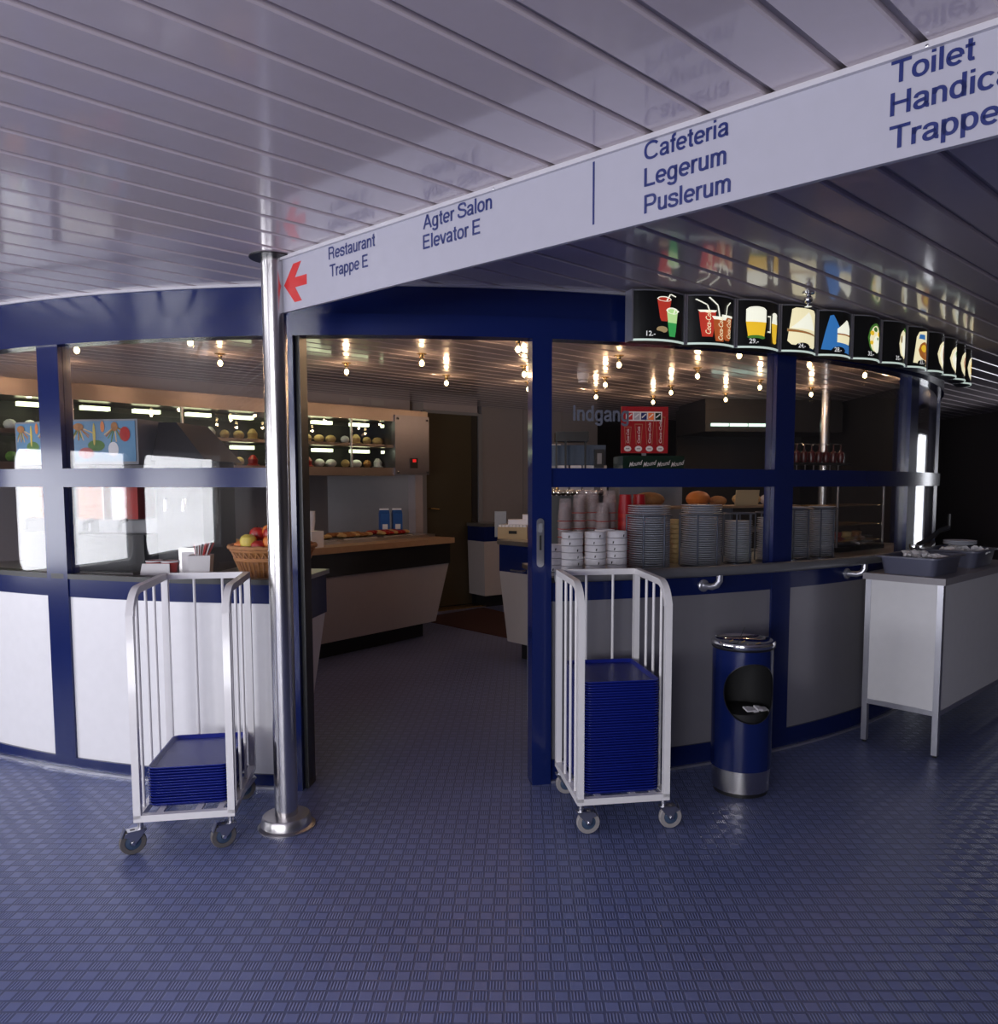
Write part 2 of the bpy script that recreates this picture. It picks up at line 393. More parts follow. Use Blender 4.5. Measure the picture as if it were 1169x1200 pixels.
# ceiling: lacquered slats running at 43.6 degrees
ce = struct('ceiling')
Mb().box(-6.2, 6.7, -4.2, 13.5, ZC + .016, ZC + .1).build('ceiling_board', 'dark_gap', ce)
ang = radians(43.6); du = Vector((cos(ang), sin(ang))); dn = Vector((-sin(ang), cos(ang)))
def clip_line(n_, x0, x1, y0, y1):
    lo, hi = -50, 50; p = dn * n_
    for d, o, a, b in ((du.x, p.x, x0, x1), (du.y, p.y, y0, y1)):
        t0, t1 = (a - o) / d, (b - o) / d
        if t0 > t1: t0, t1 = t1, t0
        lo, hi = max(lo, t0), min(hi, t1)
    return lo, hi
SW, GAP = .1605, .021
k = -70
while k < 110:
    n0 = 1.949 + k * SW
    lo, hi = clip_line(n0 + SW / 2, -6.0, 6.5, -4.0, 13.3)
    if hi - lo > .2:
        m = Mb(); a0, a1 = n0 + GAP / 2, n0 + SW - GAP / 2
        prof = [(a0, ZC + .0155), (a0, ZC + .004), (a0 + .004, ZC), (a1 - .004, ZC), (a1, ZC + .004), (a1, ZC + .0155)]
        v = [(*(du * t + dn * q), z) for t in (lo, hi) for q, z in prof]
        m.add(v, [(i, (i + 1) % 6, 6 + (i + 1) % 6, 6 + i) for i in range(6)] + [(5, 4, 3, 2, 1, 0), (6, 7, 8, 9, 10, 11)])
        m.build('slat', 'slat', ce, smooth=0)
    k += 1

def wall_windows(name, axis, pos, thick, a0, a1, z1, wins, m, mirror=1, start=1):
    """wall with rounded windows; axis 'x' = wall plane x=pos running along y"""
    root = struct(name)
    cuts = sorted([(c - w_ / 2, c + w_ / 2, z0, zz) for c, w_, z0, zz, _ in wins])
    mb = Mb()
    def bx(u0, u1, z0, zz):
        if u1 - u0 < 1e-4 or zz - z0 < 1e-4: return
        lo, hi = min(pos, pos + thick), max(pos, pos + thick)
        mb.box(lo, hi, u0, u1, z0, zz) if axis == 'x' else mb.box(u0, u1, lo, hi, z0, zz)
    u = a0
    for c0, c1, z0, zz in cuts:
        bx(u, c0, 0, z1); bx(c0, c1, 0, z0); bx(c0, c1, zz, z1); u = c1
    bx(u, a1, 0, z1)
    mb.build('wall_board', m, root)
    for i, (c0, c1, z0, zz) in enumerate(cuts):
        wn = struct('window_%d' % (start + i)); fr = Mb(); r = .14; pts = []; q0 = []
        for cx_, cz_, s0 in ((c1 - r, z0 + r, -90), (c1 - r, zz - r, 0), (c0 + r, zz - r, 90), (c0 + r, z0 + r, 180)):
            for j in range(7):
                t = radians(s0 + 15 * j); pts.append((cx_ + r * cos(t), cz_ + r * sin(t)))
        n = len(pts); mid = ((c0 + c1) / 2, (z0 + zz) / 2)
        outer = []
        for (pu, pz) in pts:
            ou = max(c0 - .05, min(c1 + .05, mid[0] + (pu - mid[0]) * 1.5)); oz = max(z0 - .05, min(zz + .05, mid[1] + (pz - mid[1]) * 1.5)); outer.append((ou, oz))
        d0, d1 = pos - .02 * mirror * (-1), pos - .05 * mirror
        d0 = pos + .015 * mirror
        def P3(u_, z_, d): return (d, u_, z_) if axis == 'x' else (u_, d, z_)
        v = [P3(*p, d) for d in (d0, pos - .03 * mirror) for ring in (pts, outer) for p in ring]
        f = []
        for i_ in range(n):
            j_ = (i_ + 1) % n
            f += [(i_, j_, n + j_, n + i_), (2 * n + i_, 3 * n + i_, 3 * n + j_, 2 * n + j_), (i_, 2 * n + i_, 2 * n + j_, j_), (n + i_, n + j_, 3 * n + j_, 3 * n + i_)]
        fr.add(v, f).build('window_frame', 'grey', wn)
        g = Mb(); e = pos - .012 * mirror; e2 = pos - .018 * mirror
        (g.box(min(e, e2), max(e, e2), c0, c1, z0, zz) if axis == 'x' else g.box(c0, c1, min(e, e2), max(e, e2), z0, zz)).build('glass_pane', 'glass', wn)
    return root
wall_windows('wall_left', 'x', -5.5, -.15, -3.5, 13.3, ZC + .03, WINDOWS_LEFT, 'wall_out', 1, 1)
wall_windows('wall_back', 'y', -3.5, -.15, -5.65, 6.15, ZC + .03, WINDOWS_BACK, 'wall_out', 1, 3)
wall_windows('wall_right', 'x', 6.0, .15, -3.5, 13.3, ZC + .03, WINDOWS_RIGHT, 'wall_out', -1, 5)
Mb().box(-5.65, 6.15, 13.3, 13.45, 0, ZC + .03).build('wall_front', 'wall_out', kind='structure')

# ------------------------------------------------------------------ curved servery screen
sc = struct('wall_center', (CX, CY - R0, 0))
sc.location = (0, 0, 0)
THL, THR = -41.0, 84.0
DL, DR = -3.7, 11.25                     # door opening between the posts
arc_obj('ceiling_trim', 'sign_rail', sc, THL, THR, -.03, .012, ZC - .012, ZC)
arc_obj('header_upper', 'blue', sc, THL, THR, -.05, 0, 2.21, ZC - .012)
arc_obj('header_lower', 'blue', sc, THL, THR, -.06, .03, 2.115, 2.21)
arc_obj('door_track', 'black', sc, DL, DR, -.13, -.06, 2.16, 2.23)
for (a, b, s) in ((THL, DL - .3, 'L'), (DR + .3, THR, 'R')):
    arc_obj('mid_rail', 'blue', sc, a, b, -.045, .025, 1.43, 1.52)
    arc_obj('sill', 'black', sc, a, b, -.06, .012, .975, 1.0)
    arc_obj('blue_band', 'blue', sc, a, b, -.05, .006, .885, .975)
    lo = .065 if s == 'L' else .11
    arc_obj('kickboard', 'blue', sc, a, b, -.05, .012, .012, lo)
    arc_obj('floor_strip', 'alu', sc, a, b, -.05, .03, 0, .012)
    ths = [(-41, -21.2), (-19.4, -4.2)] if s == 'L' else [(11.9, 28.3), (30.1, 46.6), (48.6, 64.6), (66.6, 84)]
    for t0, t1 in ths:
        arc_obj('panel', 'panel' if s == 'L' else 'panel_grey', sc, t0, t1, -.04, 0, lo, .885)
        for z0, z1 in ((1.0, 1.43), (1.52, 2.115)):
            arc_obj('glass_pane', 'glass', sc, t0, t1, -.018, -.012, z0, z1, step=.5)
def post(t0, t1, dr0=-.07, dr1=.035, z0=0.0, z1=2.115, mt='blue'):
    return arc_obj('post', mt, sc, t0, t1, dr0, dr1, z0, z1)
post(-4.15, -3.3); post(-3.3, -3.05, -.10, 0, 0, 2.16, 'black')
rp = post(10.65, 11.85)
post(28.3, 30.1, -.06, .012); post(46.6, 48.6, -.06, .012); post(64.6, 66.6, -.06, .012); post(82.5, 84.3, -.06, .012); post(-21.2, -19.4, -.06, .012); post(-39.7, -38.2, -.06, .012)
# recessed pull plate on the door post
m = Mb(); p = A(11.15, .036, 1.17); t = radians(11.15)
def on_post(u, z, d): return (p[0] + u * cos(t) + d * sin(t), p[1] + u * sin(t) - d * cos(t), p[2] + z)
def slot_outline(wd, ht, n=8):
    o = []
    for i in range(n + 1): g = pi * i / n; o.append((wd * cos(g), ht - wd + wd * sin(g)))
    for i in range(n + 1): g = pi + pi * i / n; o.append((wd * cos(g), -ht + wd + wd * sin(g)))
    return o
def plate(m, ol, d0, d1, fn):
    n = len(ol); m.add([fn(u, z, d0) for u, z in ol] + [fn(u, z, d1) for u, z in ol],
                       [tuple(range(n)), tuple(range(2 * n - 1, n - 1, -1))] + [(i, (i + 1) % n, n + (i + 1) % n, n + i) for i in range(n)])
plate(m, slot_outline(.017, .115), -.002, .004, on_post)
pp = m.build('door_pull', 'zinc', sc)
m = Mb(); plate(m, [(-.005, -.035), (.005, -.035), (.005, .035), (-.005, .035)], .003, .0055, on_post); m.build('key_slot', 'dark', pp)
m = Mb(); plate(m, slot_outline(.009, .022), .003, .006, lambda u, z, d: on_post(u, z + .07, d)); m.build('finger_recess', 'grey', pp)
# faint letters on the glass
v, f = sign_text('Indgang', .285, .072, .16)
m = Mb()
def on_glass(th0):
    def fn(u, z, d=-.011): return A(th0 + math.degrees(u / R0), d, z)
    return fn
gfn = on_glass(12.8 + 0.55)
ind = Mb().add([gfn(x, 1.745 + y, -.0112) for x, y in v], f).build('lettering', 'frost', sc, smooth=0)

# ------------------------------------------------------------------ steel column
PX, PY = -1.0, 3.245
c = thing('steel_column', 'round brushed steel column standing on the floor left of the entrance', 'column', (PX, PY, 0))
Mb().lathe([(.0475, 0.03), (.0475, ZC)], 40).build('shaft', 'steel', c)
Mb().lathe([(.118, 0), (.118, .006), (.104, .012), (.100, .045), (.094, .052), (.05, .054)], 40).build('base_flange', 'steel_h', c)
Mb().lathe([(.05, ZC - .006), (.092, ZC - .005), (.092, ZC - .0005)], 40).build('ceiling_flange', 'black', c)

# ------------------------------------------------------------------ overhead direction sign
sd = Vector((.75862, -.65153)); sn = Vector((-.65153, -.75862))      # along the board / towards the viewer
sg = thing('direction_sign', 'long white overhead sign board with blue lettering and red arrow', 'sign', (-.99, 3.255, 2.13), math.atan2(sd.y, sd.x))
LS = 3.05
# local: x along the board, -y towards the viewer
Mb().box(.0, LS, 0, .014, 0, .203).build('board', 'sign', sg)
rl = Mb().box(-.004, LS, -.012, .055, .203, .213).box(.01, LS, -.006, .05, .213, .2195).build('top_rail', 'sign_rail', sg)
for x in (.008, 1.2, 2.4):
    share_m = Mb().lathe([(.0035, 0), (.0035, .001), (.002, .0018)], 10).map(lambda a, b, c_: (a + x, -.012 - c_, b + .2065)).build('screw', 'zinc', rl)
arrow = [(0.0541, 2.2337), (0.1199, 2.3073), (0.1733, 2.3098), (0.1285, 2.2540), (0.2082, 2.2540), (0.2082, 2.2160), (0.1292, 2.2160), (0.1727, 2.1596), (0.1247, 2.1594)]
m = Mb(); n = len(arrow); yy = -.0012
v = [(x, yy, z - 2.13) for x, z in arrow] + [(x, 0, z - 2.13) for x, z in arrow]
m.add(v, [(0, 1, 2, 3), (0, 3, 6), (3, 4, 5, 6), (0, 6, 7, 8)] + [(i, i + n, (i + 1) % n + n, (i + 1) % n) for i in range(n)])
m.build('arrow', 'red', sg, smooth=0, label='red arrow pointing left')
for body, x0, zb, wd, cap in (('Restaurant', .3515, 2.281, .2717, .0445), ('Trappe E', .3565, 2.2165, .226, .0445),
                              ('Agter Salon', .8722, 2.285, .311, .0455), ('Elevator E', .8712, 2.2213, .262, .0455),
                              ('Cafeteria', 1.7233, 2.2868, .237, .0452), ('Legerum', 1.7243, 2.2205, .232, .0467), ('Puslerum', 1.7253, 2.1523, .2438, .0467),
                              ('Toilet', 2.329, 2.2868, .157, .0452), ('Handicap', 2.3296, 2.2215, .262, .047), ('Trappe', 2.3296, 2.1535, .205, .047)):
    v, f = sign_text(body, wd, cap)
    Mb().add([(x + x0, -.0012, y + zb - 2.13) for x, y in v], f).build('lettering', 'navy', sg, smooth=0)
Mb().box(1.5595, 1.5655, -.0012, 0, 2.159 - 2.13, 2.326 - 2.13).build('divider_line', 'navy', sg)

# ------------------------------------------------------------------ trolleys
ONES = ['', 'first', 'second', 'third', 'fourth', 'fifth', 'sixth', 'seventh', 'eighth', 'ninth', 'tenth', 'eleventh', 'twelfth', 'thirteenth', 'fourteenth', 'fifteenth', 'sixteenth', 'seventeenth', 'eighteenth', 'nineteenth']
TENS = {2: 'twent', 3: 'thirt', 4: 'fort'}
def nth(n):
    if n < 20: return ONES[n]
    return TENS[n // 10] + ('ieth' if n % 10 == 0 else 'y-' + ONES[n % 10])
def rounded(wd, dp, r, n=4):
    o = []
    for cx_, cy_, s0 in ((wd / 2 - r, -dp / 2 + r, -90), (wd / 2 - r, dp / 2 - r, 0), (-wd / 2 + r, dp / 2 - r, 90), (-wd / 2 + r, -dp / 2 + r, 180)):
        for j in range(n + 1):
            t = radians(s0 + 90 * j / n); o.append((cx_ + r * cos(t), cy_ + r * sin(t)))
    return o
def tray_mesh(wd, dp):
    m = Mb(); rings = [(rounded(wd - .03, dp - .03, .02), 0), (rounded(wd, dp, .03), .013), (rounded(wd, dp, .03), .0165), (rounded(wd - .012, dp - .012, .026), .0165), (rounded(wd - .034, dp - .034, .02), .003)]
    n = len(rings[0][0]); v = [(*p_, z) for o, z in rings for p_ in o]; f = [tuple(range(n))[::-1]]
    for j in range(4):
        for i in range(n): k_ = (i + 1) % n; f.append((j * n + i, j * n + k_, (j + 1) * n + k_, (j + 1) * n + i))
    f.append(tuple(range(4 * n, 5 * n))); return m.add(v, f)

def caster(parent, x, y, a, tyre, brake=True):
    """one castor: stem, fork, wheel and brake; a = direction of trail"""
    def T(px, py, pz): return (x + px * cos(a) - py * sin(a), y + px * sin(a) + py * cos(a), pz)
    m = Mb(); m.lathe([(.011, .095), (.011, .125)], 12); m.lathe([(.02, .093), (.02, .099)], 12)
    for s_ in (-.02, .017):
        ol = [(-.02, .096), (.058, .092), (.062, .078), (.045, .072), (.038, .043), (.024, .043), (-.012, .085)]
        n_ = len(ol); m.add([(u, s_, z) for u, z in ol] + [(u, s_ + .003, z) for u, z in ol], [tuple(range(n_)), tuple(range(2 * n_ - 1, n_ - 1, -1))] + [(i, (i + 1) % n_, n_ + (i + 1) % n_, n_ + i) for i in range(n_)])
    m.box(-.02, .05, -.02, .02, .092, .097)
    ca = m.map(T).build('caster', 'zinc', parent, label='small swivel castor wheel with zinc fork')
    W = Mb().lathe([(.030, -.011), (.046, -.011), (.049, -.007), (.049, .007), (.046, .011), (.030, .011), (.030, -.011)], 28, close=False).map(lambda u, v_, q: (u + .03, q, v_ + .049)).map(T)
    W.build('tyre', tyre, ca)
    Mb().lathe([(.0305, -.008), (.012, -.012), (.012, .012), (.0305, .008)], 20).map(lambda u, v_, q: (u + .03, q, v_ + .049)).map(T).build('hub', 'hub', ca)
    Mb().lathe([(.007, -.026), (.007, .026)], 10).map(lambda u, v_, q: (u + .03, q, v_ + .049)).map(T).build('axle_bolt', 'chrome', ca)
    if brake:
        Mb().hexa([(.05, -.016), (.082, -.014), (.082, .014), (.05, .016)], .0, [(.05, -.016), (.082, -.014), (.082, .014), (.05, .016)], .004).map(lambda u, v_, q: (.056 + (u - .05) * .45 + q * .6, v_, .108 - (u - .05) * 1.15 + q)).map(T).build('brake_pedal', 'zinc', ca)

def trolley(name, label, loc, rz, W_, D_, tyre, cang, H_=1.06):
    t = thing(name, label, 'trolley', loc, rz)
    h_ = .0135; zb = .14; rr = .11
    x0, x1 = h_, W_ - h_
    bf = Mb()
    Mb().box(0, W_, 0, 2 * h_, zb - h_, zb + h_).build('front_crossbar', 'white', t)
    Mb().box(0, W_, D_ - 2 * h_, D_, zb - h_, zb + h_).build('rear_crossbar', 'white', t)
    for x in (x0, x1):
        Mb().box(x - h_, x + h_, 2 * h_, D_ - 2 * h_, zb - h_, zb + h_).build('bottom_rail', 'white', t)
        pts = [(x, h_, zb), (x, h_, H_ - rr)]
        for j in range(1, 9):
            g = radians(90 * j / 8 * .93); pts.append((x, h_ + rr - rr * cos(g), H_ - .018 - rr + rr * sin(g)))
        pts.append((x, D_ - h_, H_ - h_))
        Mb().tube(pts, h_, 4, square=True).build('side_tube', 'white', t, smooth=50)
        Mb().box(x - h_, x + h_, D_ - 2 * h_, D_, zb, H_ - h_ * 2).build('rear_post', 'white', t)
        for j in range(3):
            y = .10 + j * (D_ - .16) / 3.05
            Mb().tube([(x, y, zb), (x, y, H_ - h_ - (.012 if j else .022))], .0062, 8).build('upright_bar', 'white', t)
    Mb().box(2 * h_, W_ - 2 * h_, D_ - 2 * h_, D_, H_ - 2 * h_, H_).build('top_crossbar', 'white', t)
    for q in (.36, .68):
        Mb().tube([(W_ * q, D_ - h_, zb), (W_ * q, D_ - h_, H_ - h_)], .0062, 8).build('upright_bar', 'white', t)
    for q in (.24, .62, .84):
        Mb().box(W_ * q - .012, W_ * q + .012, 2 * h_, D_ - 2 * h_, zb + .002, zb + .0135).build('deck_bar', 'white', t)
    for (x, y) in ((.02, .02), (W_ - .02, .02), (.02, D_ - .02), (W_ - .02, D_ - .02)):
        caster(t, x, y, cang, tyre)
    return t
# right trolley
rzR = math.atan2(.062, .39)
trolley('tray_trolley', 'white tubular trolley before the right door post holding a tall stack of blue trays', (.226, 3.147, 0), rzR, .395, .47, 'rubber', 0.0, 1.055)
rzL = math.atan2(.065, .371)
trolley('tray_trolley', 'white tubular trolley left of the steel column holding a low stack of blue trays', (-1.518, 2.985, 0), rzL, .378, .53, 'rubber_dark', radians(205), 1.05)
def stack_trays(n, base, rz, cx_, cy_, wd, dp, z0, pitch, grp, top_label, label):
    first = None
    for i in range(n):
        lab = top_label if i == n - 1 else nth(n - i) + ' blue tray from the top of the ' + label
        j = random.uniform(-.0012, .0012); k_ = random.uniform(-.0012, .0012)
        lx, ly = cx_ + j, cy_ + k_
        loc = (base[0] + lx * cos(rz) - ly * sin(rz), base[1] + lx * sin(rz) + ly * cos(rz), z0 + i * pitch)
        if first is None:
            o = first = tray_mesh(wd, dp).build('serving_tray', 'tray')
            o.location = loc; o.rotation_euler = (0, 0, rz)
        else:
            o = first.copy(); COL.objects.link(o); o.location = loc; o.rotation_euler = (0, 0, rz)
        tag(o, lab, 'tray', grp if i < n - 1 else None)
stack_trays(42, (.226, 3.147), rzR, .1975, .234, .325, .41, .1545, .0113, 'blue trays in the right trolley', 'topmost blue tray of the tall stack in the right trolley', 'tall stack in the right trolley')
stack_trays(14, (-1.518, 2.985), rzL, .189, .28, .312, .42, .1545, .0113, 'blue trays in the left trolley', 'topmost blue tray of the low stack in the left trolley', 'low stack in the left trolley')

# ------------------------------------------------------------------ litter bin with ash tray
bn = thing('litter_bin', 'tall blue cylindrical litter bin with round opening and steel ash tray top', 'bin', (1.035, 3.655, 0))
bR, bz0, bz1 = .139, .125, .688
hc = radians(-105.8 + 21); hz = .493; hr = .138
m = Mb(); NT, NZ = 96, 46; grid = {}; keep = []
def hole_d(t_, z_): return (sin(t_) * bR, z_ - hz)
V = []; F = []
for j in range(NZ + 1):
    for i in range(NT):
        t_ = 2 * pi * i / NT; z_ = bz0 + (bz1 - bz0) * j / NZ
        V.append([t_, z_])
def wrap(t_): return (t_ + pi) % (2 * pi) - pi
def inside(t_, z_): return (bR * wrap(t_)) ** 2 + (z_ - hz) ** 2 < hr ** 2
for j in range(NZ):
    for i in range(NT):
        k_ = (i + 1) % NT; q = (j * NT + i, j * NT + k_, (j + 1) * NT + k_, (j + 1) * NT + i)
        ins = [inside(*V[x]) for x in q]
        if all(ins): continue
        F.append((q, ins))
# snap inside vertices of the cut cells onto the rim
Vs = [list(p_) for p_ in V]
for q, ins in F:
    for x, s_ in zip(q, ins):
        if s_:
            t_, z_ = V[x]; u = bR * wrap(t_); w_ = z_ - hz; r_ = sqrt(u * u + w_ * w_) or 1e-6
            uu, ww = u / r_ * hr, w_ / r_ * hr
            Vs[x] = [uu / bR, hz + ww]
vv = [(bR * cos(t_ + hc), bR * sin(t_ + hc), z_) for t_, z_ in Vs]
Mb().add(vv, [q for q, _ in F]).build('body', 'blue', bn)
m = Mb()
m.lathe([(bR - .004, bz0 + .01), (bR - .004, bz1 - .01)], 48, close=False)
inner = Mb(); fi = []
vi = [((bR - .005) * cos(t_ + hc), (bR - .005) * sin(t_ + hc), z_) for t_, z_ in Vs]
inner.add(vi, [q for q, _ in F]).build('inner_liner', 'dark', bn)
ringp = []
for i in range(40):
    g = 2 * pi * i / 40; u, z_ = hr * cos(g), hz + hr * sin(g); t_ = u / bR
    ringp.append((bR * cos(t_ + hc), bR * sin(t_ + hc), z_))
Mb().tube(ringp, .0022, 6, close=True).build('opening_rim', 'black', bn)
Mb().lathe([(.125, 0), (.125, .022)], 40).build('plinth', 'black', bn)
Mb().lathe([(.132, .02), (.1335, .125)], 48).build('steel_base', 'steel', bn)
Mb().lathe([(.13, .690), (.142, .694), (.147, .703), (.147, .713), (.142, .721), (.134, .722), (.126, .712), (.10, .702), (.03, .697), (.001, .697)], 48, close=False).build('ash_tray', 'chrome', bn)
Mb().lathe([(.1385, .683), (.1445, .692), (.1385, .697)], 48, close=False).build('rim_gasket', 'black', bn)
for i in range(4):
    a = random.uniform(0, 6); r_ = random.uniform(.02, .09)
    x, y = r_ * cos(a), r_ * sin(a)
    tag(Mb().tube([(0, 0, 0), (.018, .006, .006)], .003, 8).build('cigarette_butt', 'straw'), 'cigarette butt lying in the ash tray of the blue bin', 'cigarette', 'butts in the ash tray').location = (1.035 + x, 3.655 + y, .708)
m = Mb().tube([(-.02, 0, 0), (0, 0, .0), (.03, .0, .075)], .0015, 5).build('wooden_stick', 'dark'); m.location = (1.0, 3.62, .708); tag(m, 'thin dark stick standing up from the ash tray', 'stick')
m = Mb()
for i in range(6):
    x, z = -.06 + i * .022, random.uniform(0, .014)
    m.hexa([(x, -.02), (x + .03, -.02), (x + .034, .02), (x + .004, .02)], z, [(x, -.018), (x + .03, -.02), (x + .034, .014), (x + .006, .02)], z + .007)
m = m.build('litter_paper', 'paper'); m.location = (1.075, 3.60, .395); m.rotation_euler = (.3, .1, .5); tag(m, 'crumpled white paper inside the opening of the blue bin', 'litter')
Mb().lathe([(.12, .2), (.12, .39), (.001, .395)], 24).build('rubbish_bag', 'dark', bn)

# ------------------------------------------------------------------ tube rail in front of the counter
tr = thing('tray_rail', 'grey tubular rail on curved brackets along the right counter front', 'rail', (0, 0, 0))
tz = 1.015
Mb().tube([A(t_ * .75 + 11.9, .098, tz) for t_ in range(0, 50)], .0265, 12).build('tube', 'rail_tube', tr)
for t_ in (22.9, 37.0):
    pts = [A(t_, .098, tz - .02), A(t_, .098, tz - .052), A(t_ - .12, .088, tz - .074), A(t_ - .25, .065, tz - .084), A(t_ - .4, .0, tz - .084)]
    Mb().tube(pts, .0165, 12).build('bracket', 'alu', tr)
    a = Mb().lathe([(.031, 0), (.031, .007), (.026, .012), (.001, .013)], 20)
    px, py, pz = A(t_ - .4, .006, tz - .084); g = radians(t_ - .4)
    a.map(lambda x, y, z: (px + x * cos(g) + z * sin(g), py + x * sin(g) - z * cos(g), pz + y)).build('bracket_flange', 'alu', tr)

# ------------------------------------------------------------------ serving table on the right with bus tubs
tb = thing('side_table', 'white panelled side table with grey top and aluminium legs, far right', 'table', (1.905, 4.352, 0), math.atan2(-.291, .277))
# local x = short end (0.40), local y = long side (going right-back)
TW, TL = .402, 1.35
for x in (.0, TW - .03):
    for y in (0.0, TL - .03):
        lg = Mb().box(x, x + .03, y, y + .03, .012, .92).build('leg', 'alu', tb)
        Mb().lathe([(.012, 0), (.012, .012)], 10, (x + .015, y + .015, 0)).build('foot', 'black', lg)
Mb().box(.03, TW - .03, .004, .014, .25, .92).build('end_panel', 'panel', tb)
Mb().box(.03, TW - .03, TL - .014, TL - .004, .25, .92).build('end_panel', 'panel', tb)
for y in (.002, TL - .026): Mb().box(.03, TW - .03, y, y + .024, .222, .25).build('end_rail', 'alu', tb)
for x in (.004, TW - .014): Mb().box(x, x + .01, .03, TL - .03, .25, .92).build('side_panel', 'panel', tb)
for x in (.002, TW - .026): Mb().box(x, x + .024, .03, TL - .03, .222, .25).build('side_rail', 'alu', tb)
Mb().box(-.012, TW + .012, -.012, TL, .92, .955).build('table_top', 'table_top', tb)
def tub(label, lx, ly, rz):
    base = Vector((1.905, 4.352)); a0 = tb.rotation_euler.z
    X = base.x + lx * cos(a0) - ly * sin(a0); Y_ = base.y + lx * sin(a0) + ly * cos(a0)
    t = thing('bus_tub', label, 'tub', (X, Y_, .955), a0 + rz)
    wd, dp, hh = .31, .42, .10
    rings = [(rounded(wd - .04, dp - .04, .04), 0), (rounded(wd - .012, dp - .012, .04), hh - .01), (rounded(wd + .03, dp + .03, .045), hh - .01), (rounded(wd + .03, dp + .03, .045), hh - .002), (rounded(wd - .018, dp - .018, .037), hh), (rounded(wd - .046, dp - .046, .037), .005)]
    n_ = len(rings[0][0]); v_ = [(*q, z) for o, z in rings for q in o]; f_ = [tuple(range(n_))[::-1]]
    for j in range(5):
        for i in range(n_): k_ = (i + 1) % n_; f_.append((j * n_ + i, j * n_ + k_, (j + 1) * n_ + k_, (j + 1) * n_ + i))
    f_.append(tuple(range(5 * n_, 6 * n_)))
    Mb().add(v_, f_).build('tub_body', 'tub', t)
    return t, (X, Y_), a0 + rz
t1, p1, r1 = tub('grey plastic tub full of crumpled napkins, nearest on the side table', .2, .24, 0)
t2, p2, r2 = tub('second grey plastic tub on the side table, behind the nearest', .2, .86, .03)
def crumple(c0, s0, seed, label, grp):
    rnd = random.Random(seed); m = Mb(); N_ = 7
    vv = [((i - 3) / 3 * s0, (j - 3) / 3 * s0 * .8, rnd.uniform(-.018, .02)) for j in range(N_) for i in range(N_)]
    vv = [(x + rnd.uniform(-.008, .008), y + rnd.uniform(-.008, .008), z - (x * x + y * y) * 2) for x, y, z in vv]
    n1 = len(vv); vv += [(x, y, z - .0015) for x, y, z in vv]
    ff = [(j * N_ + i, j * N_ + i + 1, (j + 1) * N_ + i + 1, (j + 1) * N_ + i) for j in range(N_ - 1) for i in range(N_ - 1)]
    ff += [tuple(n1 + q for q in f_[::-1]) for f_ in ff]
    o = m.add(vv, ff).build('napkin', 'paper', None, smooth=0); o.location = c0; o.rotation_euler = (rnd.uniform(-.3, .3), rnd.uniform(-.3, .3), rnd.uniform(0, 6))
    tag(o, label, 'napkin', grp)
for i in range(8):
    q = (p1, p2)[i % 2]; ii = i // 2
    crumple((q[0] + (ii - 1.5) * .05, q[1] + ((ii * 7) % 3 - 1) * .06, 1.045 + .006 * (i % 3)), .06, i, 'crumpled white napkin heaped in the %s grey tub' % ('nearest', 'second')[i % 2], 'napkins in the %s tub' % ('nearest', 'second')[i % 2])
for i in range(3):
    c_ = Mb().lathe([(.03, 0), (.09, .012), (.093, .016), (.03, .004)], 24).build('used_plate', 'porcelain'); c_.location = (p2[0] + .0, p2[1] + .0, 1.07 + i * .008)
    tag(c_, ('lowest', 'middle', 'topmost')[i] + ' used white plate piled on the second grey tub', 'plate', 'plates in the second tub')
# black beverage tap arm behind the tubs
tp = thing('tap_arm', 'black tap arm with chrome ring behind the grey tubs', 'tap', (2.337, 4.695, .955))
Mb().lathe([(.036, 0), (.036, .02), (.018, .03), (.018, .12)], 20).build('base', 'black', tp)
Mb().tube([(0, 0, .10), (.03, .01, .13), (.10, .02, .16), (.16, .03, .21), (.22, .03, .23)], .014, 10).build('arm', 'black', tp)
Mb().lathe([(.026, .10), (.030, .115), (.026, .13)], 20).build('collar', 'chrome', tp)
Mb().tube([(.22, .03, .23), (.22, .03, .31)], .01, 8).build('lever', 'black', tp)

# ------------------------------------------------------------------ backlit menu boxes
MP = [(.498, 3.701), (.770, 3.806), (1.030, 3.895), (1.278, 4.005), (1.509, 4.131), (1.735, 4.244), (1.952, 4.387), (2.163, 4.537), (2.363, 4.702), (2.548, 4.874), (2.72, 5.06), (2.88, 5.26)]
BH = .232; BZ = 2.103
def scan(poly, nx=12):
    xs = [p_[0] for p_ in poly]; x0, x1 = min(xs), max(xs); out = []
    for i in range(nx + 1):
        x = min(max(x0 + (x1 - x0) * i / nx, x0 + 1e-6), x1 - 1e-6); zs = []
        for a, b in zip(poly, poly[1:] + poly[:1]):
            if (a[0] - x) * (b[0] - x) <= 0 and abs(a[0] - b[0]) > 1e-9: zs.append(a[1] + (b[1] - a[1]) * (x - a[0]) / (b[0] - a[0]))
        if len(zs) >= 2: out.append((x, min(zs), max(zs)))
    return out
def ell(cx_, cz_, rx, rz_, n=20, a=0): return [(cx_ + rx * cos(2 * pi * i / n) * cos(a) - rz_ * sin(2 * pi * i / n) * sin(a), cz_ + rx * cos(2 * pi * i / n) * sin(a) + rz_ * sin(2 * pi * i / n) * cos(a)) for i in range(n)]
def seg(a, b, w_):
    dx, dz = b[0] - a[0], b[1] - a[1]; l = sqrt(dx * dx + dz * dz); nx, nz = -dz / l * w_ / 2, dx / l * w_ / 2
    return [(a[0] + nx, a[1] + nz), (b[0] + nx, b[1] + nz), (b[0] - nx, b[1] - nz), (a[0] - nx, a[1] - nz)]
